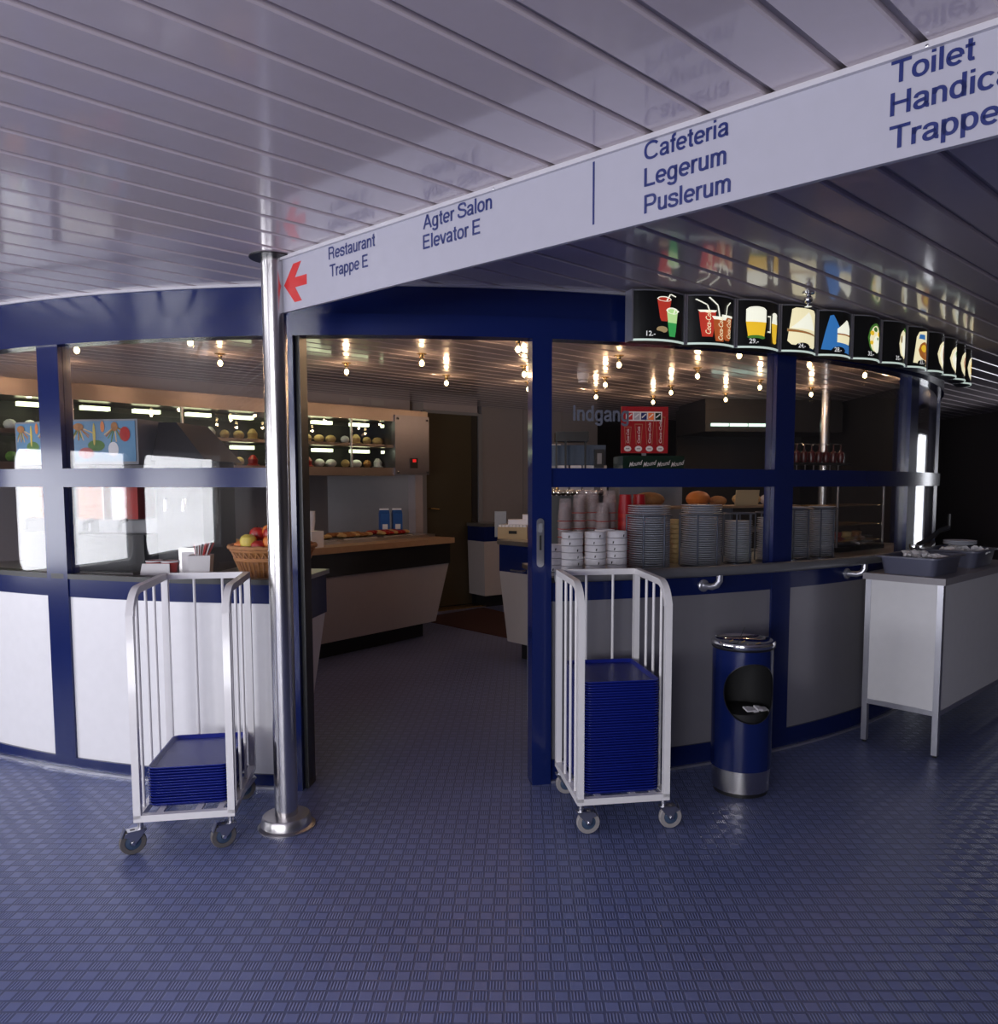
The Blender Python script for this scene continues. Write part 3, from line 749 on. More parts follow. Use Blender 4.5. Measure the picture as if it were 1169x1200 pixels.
def cup(cx_, cz_, w0, w1, h_): return [(cx_ - w0 / 2, cz_), (cx_ + w0 / 2, cz_), (cx_ + w1 / 2, cz_ + h_), (cx_ - w1 / 2, cz_ + h_)]
# pictures: list of (material, polygon) in box coordinates u in 0..1, v in 0..1
PIC = [
 [('lit_tan', ell(.5, .2, .12, .07)), ('lit_red', cup(.54, .38, .16, .30, .47)), ('lit_white', ell(.54, .86, .155, .055)), ('lit_red', ell(.54, .855, .135, .04)),
  ('lit_green', cup(.72, .06, .15, .22, .33)), ('lit_pale', cup(.72, .36, .22, .26, .24)), ('lit_white', ell(.72, .62, .15, .07)), ('lit_pale', ell(.72, .61, .12, .05)),
  ('lit_white', seg((.58, .82), (.66, .97), .025)), ('lit_white', seg((.66, .97), (.80, .93), .025)), ('lit_white', seg((.74, .55), (.78, .66), .025)), ('lit_white', seg((.78, .66), (.88, .62), .025))],
 [('lit_red', cup(.35, .12, .24, .36, .56)), ('lit_white', cup(.35, .66, .38, .40, .05)), ('lit_rust', cup(.82, .06, .16, .28, .54)), ('lit_white', cup(.82, .58, .3, .3, .05)),
  ('lit_rust', cup(.62, .03, .22, .32, .50)), ('lit_white', cup(.62, .51, .36, .38, .07)),
  ('lit_white', seg((.10, .95), (.33, .82), .025)), ('lit_white', seg((.33, .82), (.38, .68), .025)), ('lit_white', seg((.36, .99), (.56, .82), .03)), ('lit_white', seg((.56, .82), (.62, .5), .03)),
  ('lit_white', seg((.90, .93), (.80, .82), .025)), ('lit_white', seg((.80, .82), (.77, .6), .025))],
 [('lit_beer', cup(.36, .20, .44, .46, .34)), ('lit_white', cup(.36, .54, .46, .46, .28)), ('lit_white', ell(.36, .82, .23, .07)), ('lit_dgreen', ell(.36, .19, .21, .05)),
  ('lit_beer', cup(.87, .14, .16, .22, .40)), ('lit_white', cup(.87, .54, .22, .20, .20)), ('lit_white', ell(.87, .74, .10, .055)), ('lit_beer', ell(.87, .13, .08, .05)),
  ('lit_white', seg((.62, .68), (.70, .68), .03)), ('lit_white', seg((.62, .33), (.70, .33), .03)), ('lit_white', seg((.70, .70), (.70, .31), .025))],
 [('lit_cream', [(.10, .20), (.16, .12), (.92, .06), (.97, .12), (.97, .92), (.90, .98), (.22, .98), (.14, .88)]), ('lit_white', [(.16, .5), (.68, .93), (.94, .5)]), ('lit_tan', [(.09, .42), (.95, .37), (.95, .41), (.09, .49)]), ('lit_brown', [(.10, .43), (.9, .39), (.9, .405), (.10, .46)])],
 [('lit_blue', [(.04, .10), (.95, .03), (.95, .22), (.55, .55), (.30, .95), (.2, .9)]), ('lit_white', [(.42, .60), (.78, .86), (.95, .66), (.95, .50), (.42, .50)]), ('lit_cream', [(.42, .28), (.94, .25), (.97, .46), (.42, .47)]), ('lit_brown', seg((.42, .48), (.96, .48), .03))],
 [('lit_dgreen', ell(.66, .5, .32, .38)), ('lit_cream', ell(.66, .48, .26, .34)), ('lit_white', ell(.72, .36, .18, .22)), ('lit_beer', ell(.48, .62, .08, .06)), ('lit_dgreen', ell(.62, .72, .09, .06)), ('lit_beer', ell(.80, .62, .07, .06)), ('lit_dgreen', ell(.74, .5, .05, .04)), ('lit_beer', ell(.46, .38, .06, .05))],
 [('lit_cream', ell(.74, .48, .26, .38)), ('lit_white', ell(.76, .45, .18, .28)), ('lit_tan', ell(.58, .6, .05, .1)), ('lit_dgreen', ell(.8, .86, .12, .05))],
 [('lit_cream', [(.15, .08), (.9, .03), (.97, .3), (.95, .92), (.8, .98), (.3, .9), (.2, .7)]), ('lit_blue', [(.3, .72), (.62, .72), (.6, .85), (.32, .84)]), ('lit_brown', ell(.62, .42, .32, .24)), ('lit_beer', ell(.56, .48, .16, .1)), ('lit_brown', ell(.82, .25, .12, .16))],
 [('lit_cream', ell(.82, .45, .52, .40)), ('lit_white', ell(.82, .45, .40, .30)), ('lit_brown', ell(.80, .48, .18, .24))],
 [('lit_cream', ell(.7, .45, .5, .38)), ('lit_white', ell(.7, .45, .4, .28)), ('lit_dgreen', ell(.7, .6, .2, .1))],
 [('lit_cream', ell(.6, .45, .4, .36)), ('lit_brown', ell(.6, .48, .2, .2))],
 [('lit_cream', ell(.6, .45, .4, .36)), ('lit_beer', ell(.6, .48, .2, .2))],
]
PRICE = ['12.-', None, '29.-', '24.-', '28.-', '35.-', '35.-', '33.-', None, None, None, None]
LAB = ['red and green slush cups', 'three red cola cups with straws', 'two glasses of beer', 'large toasted sandwich', 'sandwich on a blue napkin', 'egg salad on lettuce', 'shrimp salad plate',
       'roast chicken on a plate', 'white plate with a brown dish', 'white plate with greens', 'brown meat, last but one of the row', 'yellow food, last of the row']
def bez(nm, P):
    return P
for i, (a, nb) in enumerate(zip(MP, MP[1:] + [(3.03, 5.47)])):
    dx, dy = nb[0] - a[0], nb[1] - a[1]; wd = sqrt(dx * dx + dy * dy); BW = wd - .008; sag = .042; dep = .05
    bx = thing('menu_light_box', 'backlit menu box with a picture of ' + LAB[i], 'menu sign', (a[0], a[1], BZ), math.atan2(dy, dx), 'backlit menu boxes under the ceiling')
    def front(u, z, e=0): # u 0..1
        q = 2 * u - 1; return (u * BW, -sag * (1 - q * q) - e, z)
    n = 10
    def shell(z0, z1, e, mt, nm, u0=0, u1=1):
        v_ = []
        for z in (z0, z1):
            v_ += [front(u0 + (u1 - u0) * j / n, z, e) for j in range(n + 1)] + [(BW * u1, dep, z), (BW * u0, dep, z)]
        k_ = n + 3; f_ = [tuple(range(k_))[::-1], tuple(range(k_, 2 * k_))] + [(j, (j + 1) % k_, k_ + (j + 1) % k_, k_ + j) for j in range(k_)]
        return Mb().add(v_, f_).build(nm, mt, bx)
    shell(.008, BH - .006, 0, 'lit_black', 'picture_panel')
    shell(.0, .008, 0, 'lit_black', 'underside')
    v_ = [front(j / n, z, e) for e in (.0, .006) for z in (0, .009) for j in range(n + 1)]; k_ = n + 1; f_ = []
    for j in range(n): f_ += [(j, j + 1, k_ + j + 1, k_ + j), (2 * k_ + j, 3 * k_ + j, 3 * k_ + j + 1, 2 * k_ + j + 1), (j, 2 * k_ + j, 2 * k_ + j + 1, j + 1), (k_ + j, k_ + j + 1, 3 * k_ + j + 1, 3 * k_ + j)]
    Mb().add(v_, f_).build('lower_edge', 'lit_edge', bx); shell(BH - .006, BH, .003, 'grey', 'upper_edge')
    for u0, u1 in ((-.008, .022), (.978, 1.008)):
        Mb().box(u0 * BW, u1 * BW, -.012, dep, 0, BH).build('end_profile', 'alu', bx)
    gm = {}
    for li, (mt, poly) in enumerate(PIC[i]):
        e = .0009 + .0004 * li
        pl = [(.05 + .9 * u, .012 + (BH - .022) * v_) for u, v_ in poly]
        sc_ = scan(pl, 10 if mt not in ('lit_white',) else 8); g = gm.setdefault(mt, Mb())
        v_ = [front(x, z0, e) for x, z0, z1 in sc_] + [front(x, z1, e) for x, z0, z1 in sc_]; k_ = len(sc_)
        if k_ > 1: g.add(v_, [(j, j + 1, k_ + j + 1, k_ + j) for j in range(k_ - 1)])
    for mt, g in gm.items(): g.build('printed_picture', mt, bx, smooth=0)
    if PRICE[i]:
        v_, f_ = fit_text(PRICE[i], None, .022, .015)
        uc = .05 + (.17 if i in (0, 2) else .30); pl = [(uc + .13 + .20 * cos(2 * pi * j / 20), .030 + .018 * sin(2 * pi * j / 20)) for j in range(20)]; sc_ = scan(pl, 8); k_ = len(sc_)
        Mb().add([front(x, z0, .0052) for x, z0, z1 in sc_] + [front(x, z1, .0052) for x, z0, z1 in sc_], [(j, j + 1, k_ + j + 1, k_ + j) for j in range(k_ - 1)]).build('price_patch', 'lit_black', bx, smooth=0)
        Mb().add([front(.05 + (.17 if i in (0, 2) else .30) + x / BW, .022 + y, .006) for x, y in v_], f_).build('price', 'lit_price', bx, smooth=0)
    if i == 1:
        for (uu, vv_, ss) in ((.30, .16, .11), (.58, .05, .105), (.80, .10, .09)):
            tx, f_ = fit_text('Coca-Cola', ss, .026, .006, .25, False)
            # script runs upward along the cup
            Mb().add([front(.05 + .9 * (uu + .10) - y / BW, .012 + vv_ * BH + x, .0075) for x, y in tx], f_).build('cup_lettering', 'lit_cream', bx, smooth=0)
# sprinkler in front of the boxes
sp = thing('sprinkler_head', 'small chrome sprinkler head under the ceiling in front of the menu boxes', 'sprinkler', (1.357, 3.83, ZC))
Mb().lathe([(.028, 0), (.028, -.006), (.012, -.01), (.012, -.03)], 16).build('rosette', 'chrome', sp)
Mb().sphere((0, 0, -.032), .02, 14, 8).build('bulb_body', 'chrome', sp)
Mb().lathe([(.006, -.045), (.006, -.06), (.017, -.062), (.017, -.065)], 14).build('deflector', 'chrome', sp)

# ------------------------------------------------------------------ galley walls and floor mat
def vwall(m, a, b, th_, z0, z1):
    a, b = Vector(a), Vector(b); d = (b - a).normalized(); n_ = Vector((-d.y, d.x)) * th_
    return m.hexa([a, b, b + n_, a + n_], z0, [a, b, b + n_, a + n_], z1)
tw = struct('wall_galley')
D0, D1 = Vector((-1.11, 8.95)), Vector((-.53, 9.39)); wd_ = (D1 - D0).normalized()
# back wall left of the door, above it and right of it
vwall(Mb(), (-4.6, 6.5), (-1.62, 9.50), .12, 0, ZC).build('wall_board', 'wall_int', tw)
vwall(Mb(), (-1.22, 8.92), D0, .10, 0, ZC).build('door_jamb_wall', 'wall_int', tw)
vwall(Mb(), (-2.35, 8.92), (-1.22, 8.921), .10, 0, ZC).build('wall_board', 'wall_int', tw)
vwall(Mb(), D0, D1, .10, 2.26, ZC).build('door_lintel', 'wall_warm', tw)
e = D1 + wd_ * .03
for k_ in range(6):
    a = D1 + wd_ * (.06 + k_ * .62)
    vwall(Mb(), a, a + wd_ * .612, .10, 0, ZC).build('wall_panel', 'wall_int' if k_ < 3 else 'hood', tw)
vwall(Mb(), (-5.5, 5.6), (-4.6, 6.5), .12, 0, ZC).build('wall_board', 'wall_int', tw)
vwall(Mb(), (2.52, 11.7), (3.7, 12.6), .12, 0, ZC).build('wall_board', 'hood', tw)
vwall(Mb(), (3.66, 7.65), (3.66, 13.25), .10, 0, ZC).build('wall_board', 'hood', tw)
dr_ = struct('door_1')
vwall(Mb(), D1, D1 + wd_ * .06, -.02, 0, 2.26).build('door_frame', 'grey', dr_)
vwall(Mb(), D0 - wd_ * .03, D0 + wd_ * .02, -.02, 0, 2.26).build('door_frame', 'grey', dr_)
vwall(Mb(), D0, D1, -.02, 2.235, 2.27).build('door_frame', 'grey', dr_)
dl = vwall(Mb(), D0 + wd_ * .02, D1 - wd_ * .09, .04, .02, 2.235).build('door_leaf', 'door_olive', dr_)
vwall(Mb(), D1 - wd_ * .085, D1, .05, 0, 2.235).build('door_side_panel', 'hood', dr_)
hp = D0 + wd_ * .06; dn2 = Vector((wd_.y, -wd_.x))
Mb().tube([(*hp, 1.16), (*(hp + dn2 * .05), 1.16), (*(hp + dn2 * .055 + wd_ * .10), 1.15)], .009, 8).build('door_handle', 'brass', dl)
vwall(Mb(), D0 + dn2 * .02, D1 + dn2 * .02, -.16, 0, .016).build('threshold', 'brass', dr_)
o = Mb().hexa([(-1.15, 8.35), (-.05, 7.2), (.55, 7.75), (-.45, 9.1)], .0005, [(-1.14, 8.35), (-.05, 7.21), (.54, 7.75), (-.45, 9.09)], .008).build('floor_mat', 'carpet')
tag(o, 'dark red rubber mat on the floor in front of the olive door', 'mat')

# soffit band over the display cabinets
sf = struct('trim_1')
vwall(Mb(), (-4.6, 5.44), (-1.235, 8.755), .72, 2.235, ZC).build('soffit', 'wall_warm', sf)
for s_ in (3.95, 4.22):
    q = Vector((-4.6, 5.44)) + Vector((.7124, .7018)) * s_; dq = Vector((.7018, -.7124))
    vwall(Mb(), q, q + Vector((.7124, .7018)) * .16, -.006, 2.265, 2.325).build('vent_plate', 'panel_warm', sf)

# ------------------------------------------------------------------ display cabinet with two lit shelves
cd = Vector((cos(radians(46)), sin(radians(46)))); cn = Vector((sin(radians(46)), -cos(radians(46))))   # along / towards the room
cb = thing('display_cabinet', 'long stainless steel display cabinet with lit glass shelves above the left counter', 'cabinet', (-1.0, 8.2, 0), radians(46))
# local: x along (negative = left), y towards the wall
CL = -4.1
Mb().box(CL, .03, .0, .5, 2.06, 2.18).build('top_housing', 'cab_steel', cb)
Mb().box(CL, -.40, .0, .5, 1.52, 1.60).build('base_housing', 'cab_steel', cb)
Mb().box(CL, -.40, .01, .46, 1.80, 1.83).build('shelf', 'cab_steel', cb)
Mb().box(CL, -.40, .46, .5, 1.60, 2.06).build('back_panel', 'hood', cb)
x = CL; bay = 6
while x < -.45:
    bay -= 1
    Mb().box(x, x + .014, .0, .02, 1.60, 2.06).build('upright', 'alu', cb)
    Mb().box(x + .014, x + .79, .006, .010, 1.60, 2.06).build('glass_pane', 'clearglass', cb)
    for zz in (2.035, 1.775):
        for q in (.12, .50):
            Mb().box(x + q, x + q + .20, .16, .22, zz - .03, zz).build('fluorescent_tube', 'tube', cb)
    for (zz, nn) in ((1.83, 6), (1.60, 6)):
        for j in range(nn):
            pos = '%s from the left on the %s shelf, %s cabinet bay from the right' % (nth(j + 1), 'upper' if zz > 1.7 else 'lower', nth(bay + 1))
            w_ = Vector((-1.0, 8.2)) + cd * (x + .075 + j * .128) - cn * .22
            kind = random.choice(['brown', 'straw', 'green', 'redf', 'paper', 'straw'])
            if random.random() < .6:
                o = Mb().sphere((0, 0, .04), .052, 10, 6, (1.05, .8, .76)).build('sandwich_roll', kind)
                tag(o, 'filled roll ' + pos, 'bread roll', 'rolls in the display cabinet')
            else:
                o = Mb().lathe([(.05, 0), (.058, .012), (.04, .02), (.044, .06), (.02, .095), (.001, .10)], 12).build('salad_plate', kind)
                tag(o, 'plated dish ' + pos, 'plated dish', 'dishes in the display cabinet')
            o.location = (w_.x, w_.y, zz); o.rotation_euler = (0, 0, random.uniform(0, 3))
    x += .80
m = Mb().box(-.40, .03, -.02, .5, 1.535, 2.125).build('steel_end_box', 'lilac', cb, label='plain stainless end box with a red switch')
sw = Mb().box(-.215, -.125, -.028, -.02, 1.60, 1.70).build('switch_plate', 'black', m)
Mb().box(-.19, -.15, -.034, -.02, 1.66, 1.69).build('switch_button', emis('lit_switch', (.8, .02, .02), .8), m)
for q in ((-.37, 1.56), (0, 1.56), (-.37, 2.09), (0, 2.09)):
    Mb().lathe([(.012, 0), (.012, .008), (.001, .012)], 12).map(lambda a, b, c_: (a + q[0], -.02 - c_, b + q[1])).build('bolt', 'chrome', m)
# fluorescents give real light
for s_ in (-3.5, -2.4, -1.2):
    q = Vector((-1.0, 8.2)) + cd * s_ - cn * .2
    l = bpy.data.lights.new('cabinet_light', 'POINT'); l.energy = .55; l.color = (.95, 1, .65); l.shadow_soft_size = .1
    o = bpy.data.objects.new('cabinet_light', l); COL.objects.link(o); o.location = (q.x, q.y, 1.97)
# white support post and backsplash
o = vwall(Mb(), (-1.13, 8.35), (-1.06, 8.42), .12, .9, 1.53).build('support_post', 'wall_warm'); tag(o, 'pale square post under the right end of the display cabinet', 'post')

# ------------------------------------------------------------------ left island counter
ic = thing('serving_counter', 'long inner serving counter with beech ledge, black band and leaning grey panel', 'counter', (-.68, 7.4, 0), radians(53.2))
# local: x along front (negative left), y back
def isl(root, x0, x1, dep, zt, zb_, lean, mats, ledge, over=.0):
    Mb().hexa([(x0, .12 + lean), (x1 - lean - .05, .12 + lean), (x1 - lean - .05, dep - .1), (x0, dep - .1)], 0, [(x0, .12 + lean), (x1 - lean - .05, .12 + lean), (x1 - lean - .05, dep - .1), (x0, dep - .1)], .15).build('plinth', 'black', root)
    Mb().hexa([(x0, lean), (x1 - lean, lean), (x1 - lean, dep), (x0, dep)], .15, [(x0, 0.01), (x1 - .01, 0.01), (x1 - .01, dep), (x0, dep)], zb_).build('front_panel', mats[0], root)
    Mb().box(x0, x1, 0, dep, zb_, zt - .05).build('upper_band', mats[1], root)
    Mb().box(x0, x1 + over, -over, dep, zt - .05, zt).build('worktop', ledge, root)
isl(ic, -2.9, 0, .75, .94, .70, .10, ('panel_warm', 'black'), 'wood', .03)
Mb().box(-2.9, .01, .20, .74, .94, .965).build('steel_well', 'steel_h', ic)
for j in range(6):
    ln = -2.7 + j * .46
    w_ = Vector((-.68, 7.4)); a0 = radians(53.2)
    X, Y_ = w_.x + ln * cos(a0) - .42 * sin(a0), w_.y + ln * sin(a0) + .42 * cos(a0)
    pl = thing('food_platter', 'steel platter of sliced food on the inner serving counter, number %s from its right end' % ['six', 'five', 'four', 'three', 'two', 'one'][j], 'platter', (X, Y_, .965), a0)
    Mb().box(-.19, .19, -.15, .15, 0, .012).build('dish', 'steel_h', pl)
    kd = ['brown', 'redf', 'straw', 'straw', 'brown', 'redf'][j]
    for q in range(14):
        sx, sy = -.15 + (q % 7) * .05, (-.08 if q < 7 else .07)
        Mb().sphere((sx, sy, .03), .035, 8, 5, (1, 1.6, .6)).map(lambda a, b, c_: (a, b, c_)).build('food_piece', kd if q % 3 else 'straw', pl)
# items on the counter
def carton(loc, label):
    t = thing('blue_carton', label, 'carton', loc, radians(20))
    Mb().box(-.045, .045, -.045, .045, 0, .19).build('body', 'blue_carton', t)
    Mb().hexa([(-.045, -.045), (.045, -.045), (.045, .045), (-.045, .045)], .19, [(-.045, -.004), (.045, -.004), (.045, .004), (-.045, .004)], .225).build('gable_top', 'blue_carton', t)
    Mb().box(-.045, .045, -.003, .003, .225, .24).build('top_seal', 'paper', t)
    Mb().box(-.025, .025, -.0462, -.045, .04, .09).build('printed_label', 'paper', t)
for q, lb in (((-1.335, 7.62, .965), 'left one of two blue cartons on the inner serving counter'), ((-1.22, 7.67, .965), 'right one of two blue cartons on the inner serving counter')): carton(q, lb)
cs = Vector((-1.62, 6.15))
bxo = Mb().box(-.06, .06, -.06, .06, 0, .13).build('white_box', 'paper'); bxo.location = (-1.665, 6.255, .94); bxo.rotation_euler = (0, 0, .93); tag(bxo, 'small white box on the inner counter just right of the column', 'box')
for i in range(5):
    o = Mb().lathe([(.025, 0), (.037, .085), (.035, .085), (.024, .004)], 16).build('foam_cup', 'cup'); o.location = (-1.68, 6.26, 1.07 + i * .018); tag(o, 'white foam cup, %s from the bottom of the stack on the inner counter' % nth(i + 1), 'cup', 'foam cups on the inner counter')

# ------------------------------------------------------------------ right inner counters
rc = thing('drinks_counter', 'inner drinks counter with black band and leaning grey panel behind the right door post', 'counter', (-.19, 6.45, 0), radians(-48))
def isl2(root, x0, x1, dep, zt, zb_, lean):
    Mb().box(x0 + .12, x1, .14, dep, 0, .15).build('plinth', 'black', root)
    Mb().hexa([(x0 + lean, lean * .6), (x1, lean * .6), (x1, dep), (x0 + lean, dep)], .15, [(x0, 0.0), (x1, 0.0), (x1, dep), (x0, dep)], zb_).build('front_panel', 'panel_warm', root)
    Mb().box(x0, x1, 0, dep, zb_, zt - .035).build('upper_band', 'blue', root)
    Mb().box(x0 - .01, x1, -.015, dep, zt - .035, zt).build('worktop', 'steel_h', root)
isl2(rc, 0, 1.9, .8, .985, .73, .06)
Mb().tube([(.18, -.02, .76), (.2, -.05, .755), (.32, -.05, .755), (.34, -.02, .76)], .008, 8).build('handle', 'chrome', rc)
r2 = thing('back_counter', 'further inner counter with dark band along the galley back wall', 'counter', (-.44, 9.0, 0), math.atan2(wd_.y, wd_.x))
isl2(r2, 0, 2.6, .34, .985, .78, .02)
# tan box with small packs
tbx = thing('tan_box', 'tan cardboard box of small packets on the further counter, left of the post', 'box', (-.06, 6.62, .985), radians(-20))
Mb().box(-.12, .14, -.1, .1, 0, .10).build('box_body', 'cardboard', tbx)
Mb().box(-.02, .05, -.103, -.1, .045, .07).build('grip_hole', 'dark', tbx)
for i in range(8):
    Mb().box(-.115 + i * .031, -.09 + i * .031, -.09, .09, .10, .118).build('packet', 'paper', tbx)
for i, (x, y, z, a, b, c_) in enumerate(((-.02, 6.64, 1.11, .10, .07, .04), (.07, 6.67, 1.15, .07, .06, .04))):
    o = Mb().box(-a, a, -b, b, 0, c_).build('small_carton', 'cup'); o.location = (x, y, z - .005); tag(o, ('wide pale carton lying on the tan box', 'narrow pale carton topmost on the tan box')[i], 'carton')
o = Mb().hexa([(-.05, -.04), (.05, -.04), (.05, .04), (-.05, .04)], 0, [(-.05, -.04), (.05, -.04), (.05, .04), (-.05, .04)], .22).build('grey_file_box', 'grey'); o.location = (-.19, 6.85, .985); tag(o, 'upright grey box left of the tan box', 'box')

# ------------------------------------------------------------------ counter inside the left glass
lc = thing('left_counter', 'blue topped white counter behind the left glass screen', 'counter', (0, 0, 0))
lc.location = (0, 0, 0)
arc_obj('worktop', 'steel_h', lc, -40, -5.7, -.92, -.075, .925, .95)
arc_obj('upper_band', 'blue', lc, -40, -5.9, -.90, -.08, .70, .925)
arc_obj('front_panel', 'panel', lc, -40, -6.0, -.89, -.09, .13, .70, b=(-40, -7.2, -.84, -.12))
arc_obj('plinth', 'black', lc, -40, -7.6, -.80, -.16, 0, .13)
rcn = thing('right_counter', 'counter behind the right glass screen carrying cups and plates', 'counter', (0, 0, 0))
arc_obj('worktop', 'steel_h', rcn, 12.2, 60, -.75, -.075, .97, .995)
arc_obj('body', 'grey', rcn, 12.5, 60, -.70, -.1, .1, .97)
arc_obj('plinth', 'black', rcn, 12.5, 60, -.62, -.14, 0, .1)
ZR = .995

# fruit basket
bk = thing('fruit_basket', 'woven wicker basket heaped with fruit behind the left glass', 'basket', (-1.30, 4.10, .95))
H_b, r0, r1 = .175, .145, .215
def rb(z): return r0 + (r1 - r0) * z / H_b
m = Mb()
for i in range(44):
    a = 2 * pi * i / 44; m.tube([((r0) * cos(a), (r0) * sin(a), 0), (rb(.11) * cos(a + .05), rb(.11) * sin(a + .05), .11)], .0045, 5)
m.build('lower_stakes', 'wicker', bk, kind='stuff')
m = Mb()
for i in range(36):
    for s_ in (-1, 1):
        a = 2 * pi * i / 36; m.tube([(rb(.11) * cos(a), rb(.11) * sin(a), .115), (rb(.155) * cos(a + s_ * .11), rb(.155) * sin(a + s_ * .11), .158)], .0035, 5)
m.build('open_weave', 'wicker', bk, kind='stuff')
for z, r_ in ((.003, .008), (.11, .006), (.118, .005), (.158, .006)):
    Mb().tube([(rb(z) * cos(2 * pi * i / 40), rb(z) * sin(2 * pi * i / 40), z) for i in range(40)], r_, 6, close=True).build('weave_ring', 'wicker', bk)
Mb().tube([((rb(H_b)) * cos(2 * pi * i / 60), (rb(H_b)) * sin(2 * pi * i / 60), H_b + .002 * sin(i * 2)) for i in range(60)], .011, 8, close=True).build('rim', 'wicker', bk)
Mb().lathe([(r0 - .008, 0), (r0 - .008, .01)], 24).build('bottom', 'wicker', bk)
Mb().lathe([(r0 - .012, .01), (rb(.16) - .012, .16)], 24, close=False).build('lining', 'brown', bk)
fr = [('orange', -.13, -.09, .17), ('yellow', -.085, -.12, .205), ('redf', -.03, -.13, .175), ('orange', .03, -.12, .2), ('redf', -.07, -.02, .235), ('orange', .0, -.03, .25), ('redf', .07, -.04, .235),
      ('redf', .12, -.08, .185), ('brown', .155, .0, .175), ('orange', -.14, .02, .18), ('redf', .02, -.08, .24), ('redf', .1, .05, .21), ('orange', .0, .08, .21), ('yellow', -.08, .09, .2), ('redf', .155, -.03, .22), ('orange', -.03, .0, .16), ('redf', .06, .0, .16)]
cnt = {}
for i, (k_, x, y, z) in enumerate(fr):
    cnt[k_] = cnt.get(k_, 0) + 1; side = ('left' if x < -.06 else 'right' if x > .06 else 'middle') + (' front' if y < -.06 else ' rear' if y > .04 else '')
    if z > .225: side += ' top'
    nm = {'orange': 'orange', 'yellow': 'lemon', 'redf': 'apple', 'brown': 'pear'}[k_]
    o = thing(nm, {'orange': 'orange at the %s of the fruit basket' % side, 'yellow': 'yellow lemon at the %s of the fruit basket' % side, 'redf': 'dark red apple at the %s of the fruit basket' % side, 'brown': 'brown pear at the right of the fruit basket'}[k_], 'fruit', (-1.30 + x, 4.10 + y, .95 + z), i, nm + 's in the fruit basket' if k_ != 'brown' else None)
    r_ = .043
    Mb().lathe([(.001, -.034), (.02, -.038), (.038, -.022), (r_, .002), (.036, .024), (.018, .036), (.006, .031), (.001, .028)], 16, close=False).build('flesh', k_, o)
    Mb().tube([(0, 0, .028), (.003, 0, .045)], .0018, 5).build('stem', 'dark', o)

# juice dispensers and cups behind the left glass
def dispenser(loc, rz, label, w_=.40):
    t = thing('juice_dispenser', label, 'drink dispenser', loc, rz)
    Mb().box(0, w_, 0, .42, 0, .22).build('base_cabinet', 'black', t)
    Mb().box(.02, w_ - .02, .16, .42, .22, .60).build('column', 'grey', t)
    Mb().box(.03, w_ - .03, -.06, .14, 0, .02).build('drip_tray', 'steel_h', t)
    hd = Mb().box(0, w_, -.02, .44, .60, .84).build('picture_header', 'grey', t)
    Mb().box(.012, w_ - .012, -.024, -.02, .615, .83).build('picture', 'tropic', hd)
    for k_, (mt, x, z, a, b) in enumerate((('lit_green', .16, .70, .05, .03), ('redf', .10, .66, .045, .03), ('paper', .26, .68, .03, .04), ('yellow', .15, .76, .008, .06), ('orange', .2, .80, .012, .03), ('brown', .27, .80, .02, .025), ('redf', .33, .76, .03, .04), ('brown', .06, .80, .03, .02))):
        q = ell(x * w_ / .4, z, a, b, 14); nn = len(q); e_ = -.0245 - .0004 * k_
        Mb().add([(u, e_, v_) for u, v_ in q], [tuple(range(nn))]).build('printed_picture', mt if mt != 'lit_green' else 'green', hd, smooth=0)
    for k_ in range(26):
        rn = random.Random(k_); x0_, z0_ = (.06 if k_ < 13 else .27), .80; a_ = rn.uniform(200, 345); l_ = rn.uniform(.04, .09)
        sx_ = w_ / .4; q = seg((x0_ * sx_, z0_), (min(.375, max(.025, x0_ + l_ * cos(radians(a_)))) * sx_, z0_ + l_ * sin(radians(a_))), .006)
        Mb().add([(u, -.0242, v_) for u, v_ in q], [(0, 1, 2, 3)]).build('printed_leaf', ('brown', 'green', 'straw')[k_ % 3], hd, smooth=0)
    for x in (.1, .3):
        tk = Mb().box(x * w_ / .4 - .08, x * w_ / .4 + .08, -.01, .15, .30, .58).build('juice_tank', 'clearglass', t)
        Mb().box(x * w_ / .4 - .074, x * w_ / .4 + .074, -.004, .144, .305, .50).build('juice', 'orange' if x < .2 else 'redf', tk)
        Mb().tube([(x, 0, .30), (x, -.05, .29), (x, -.06, .24)], .012, 8).build('spout', 'black', t)
    return t
dispenser((-2.44, 4.31, .95), radians(-8), 'juice dispenser with tropical picture header, leftmost behind the left glass')
dispenser((-2.86, 4.52, .95), radians(-22), 'second juice dispenser further left behind the left glass', .36)
gr = thing('drink_machine', 'black drink machine with sloping hood right of the picture header dispenser', 'drink dispenser', (-1.99, 4.30, .95), radians(-4))
Mb().box(0, .26, 0, .4, 0, .62).build('body', 'black', gr)
Mb().hexa([(0, -.04), (.30, -.04), (.30, .42), (0, .42)], .62, [(0, .05), (.10, .05), (.10, .42), (0, .42)], .83).build('sloping_hood', 'hood', gr)
Mb().box(.05, .21, -.05, 0, .02, .05).build('drip_tray', 'steel_h', gr)
for x in (.08, .18): Mb().tube([(x, 0, .42), (x, -.05, .41), (x, -.055, .35)], .011, 8).build('spout', 'chrome', gr)
for i, (x, y) in enumerate(((-1.93, 4.12), (-1.84, 4.10))):
    o = thing('red_cup', ('left', 'right')[i] + ' one of two red patterned cups behind the left glass', 'cup', (x, y, .95))
    Mb().lathe([(.032, 0), (.042, .095), (.040, .095), (.031, .005)], 20).build('cup_body', 'redf', o)
    Mb().lathe([(.0425, .088), (.044, .095), (.041, .097)], 20, close=False).build('lip', 'paper', o)
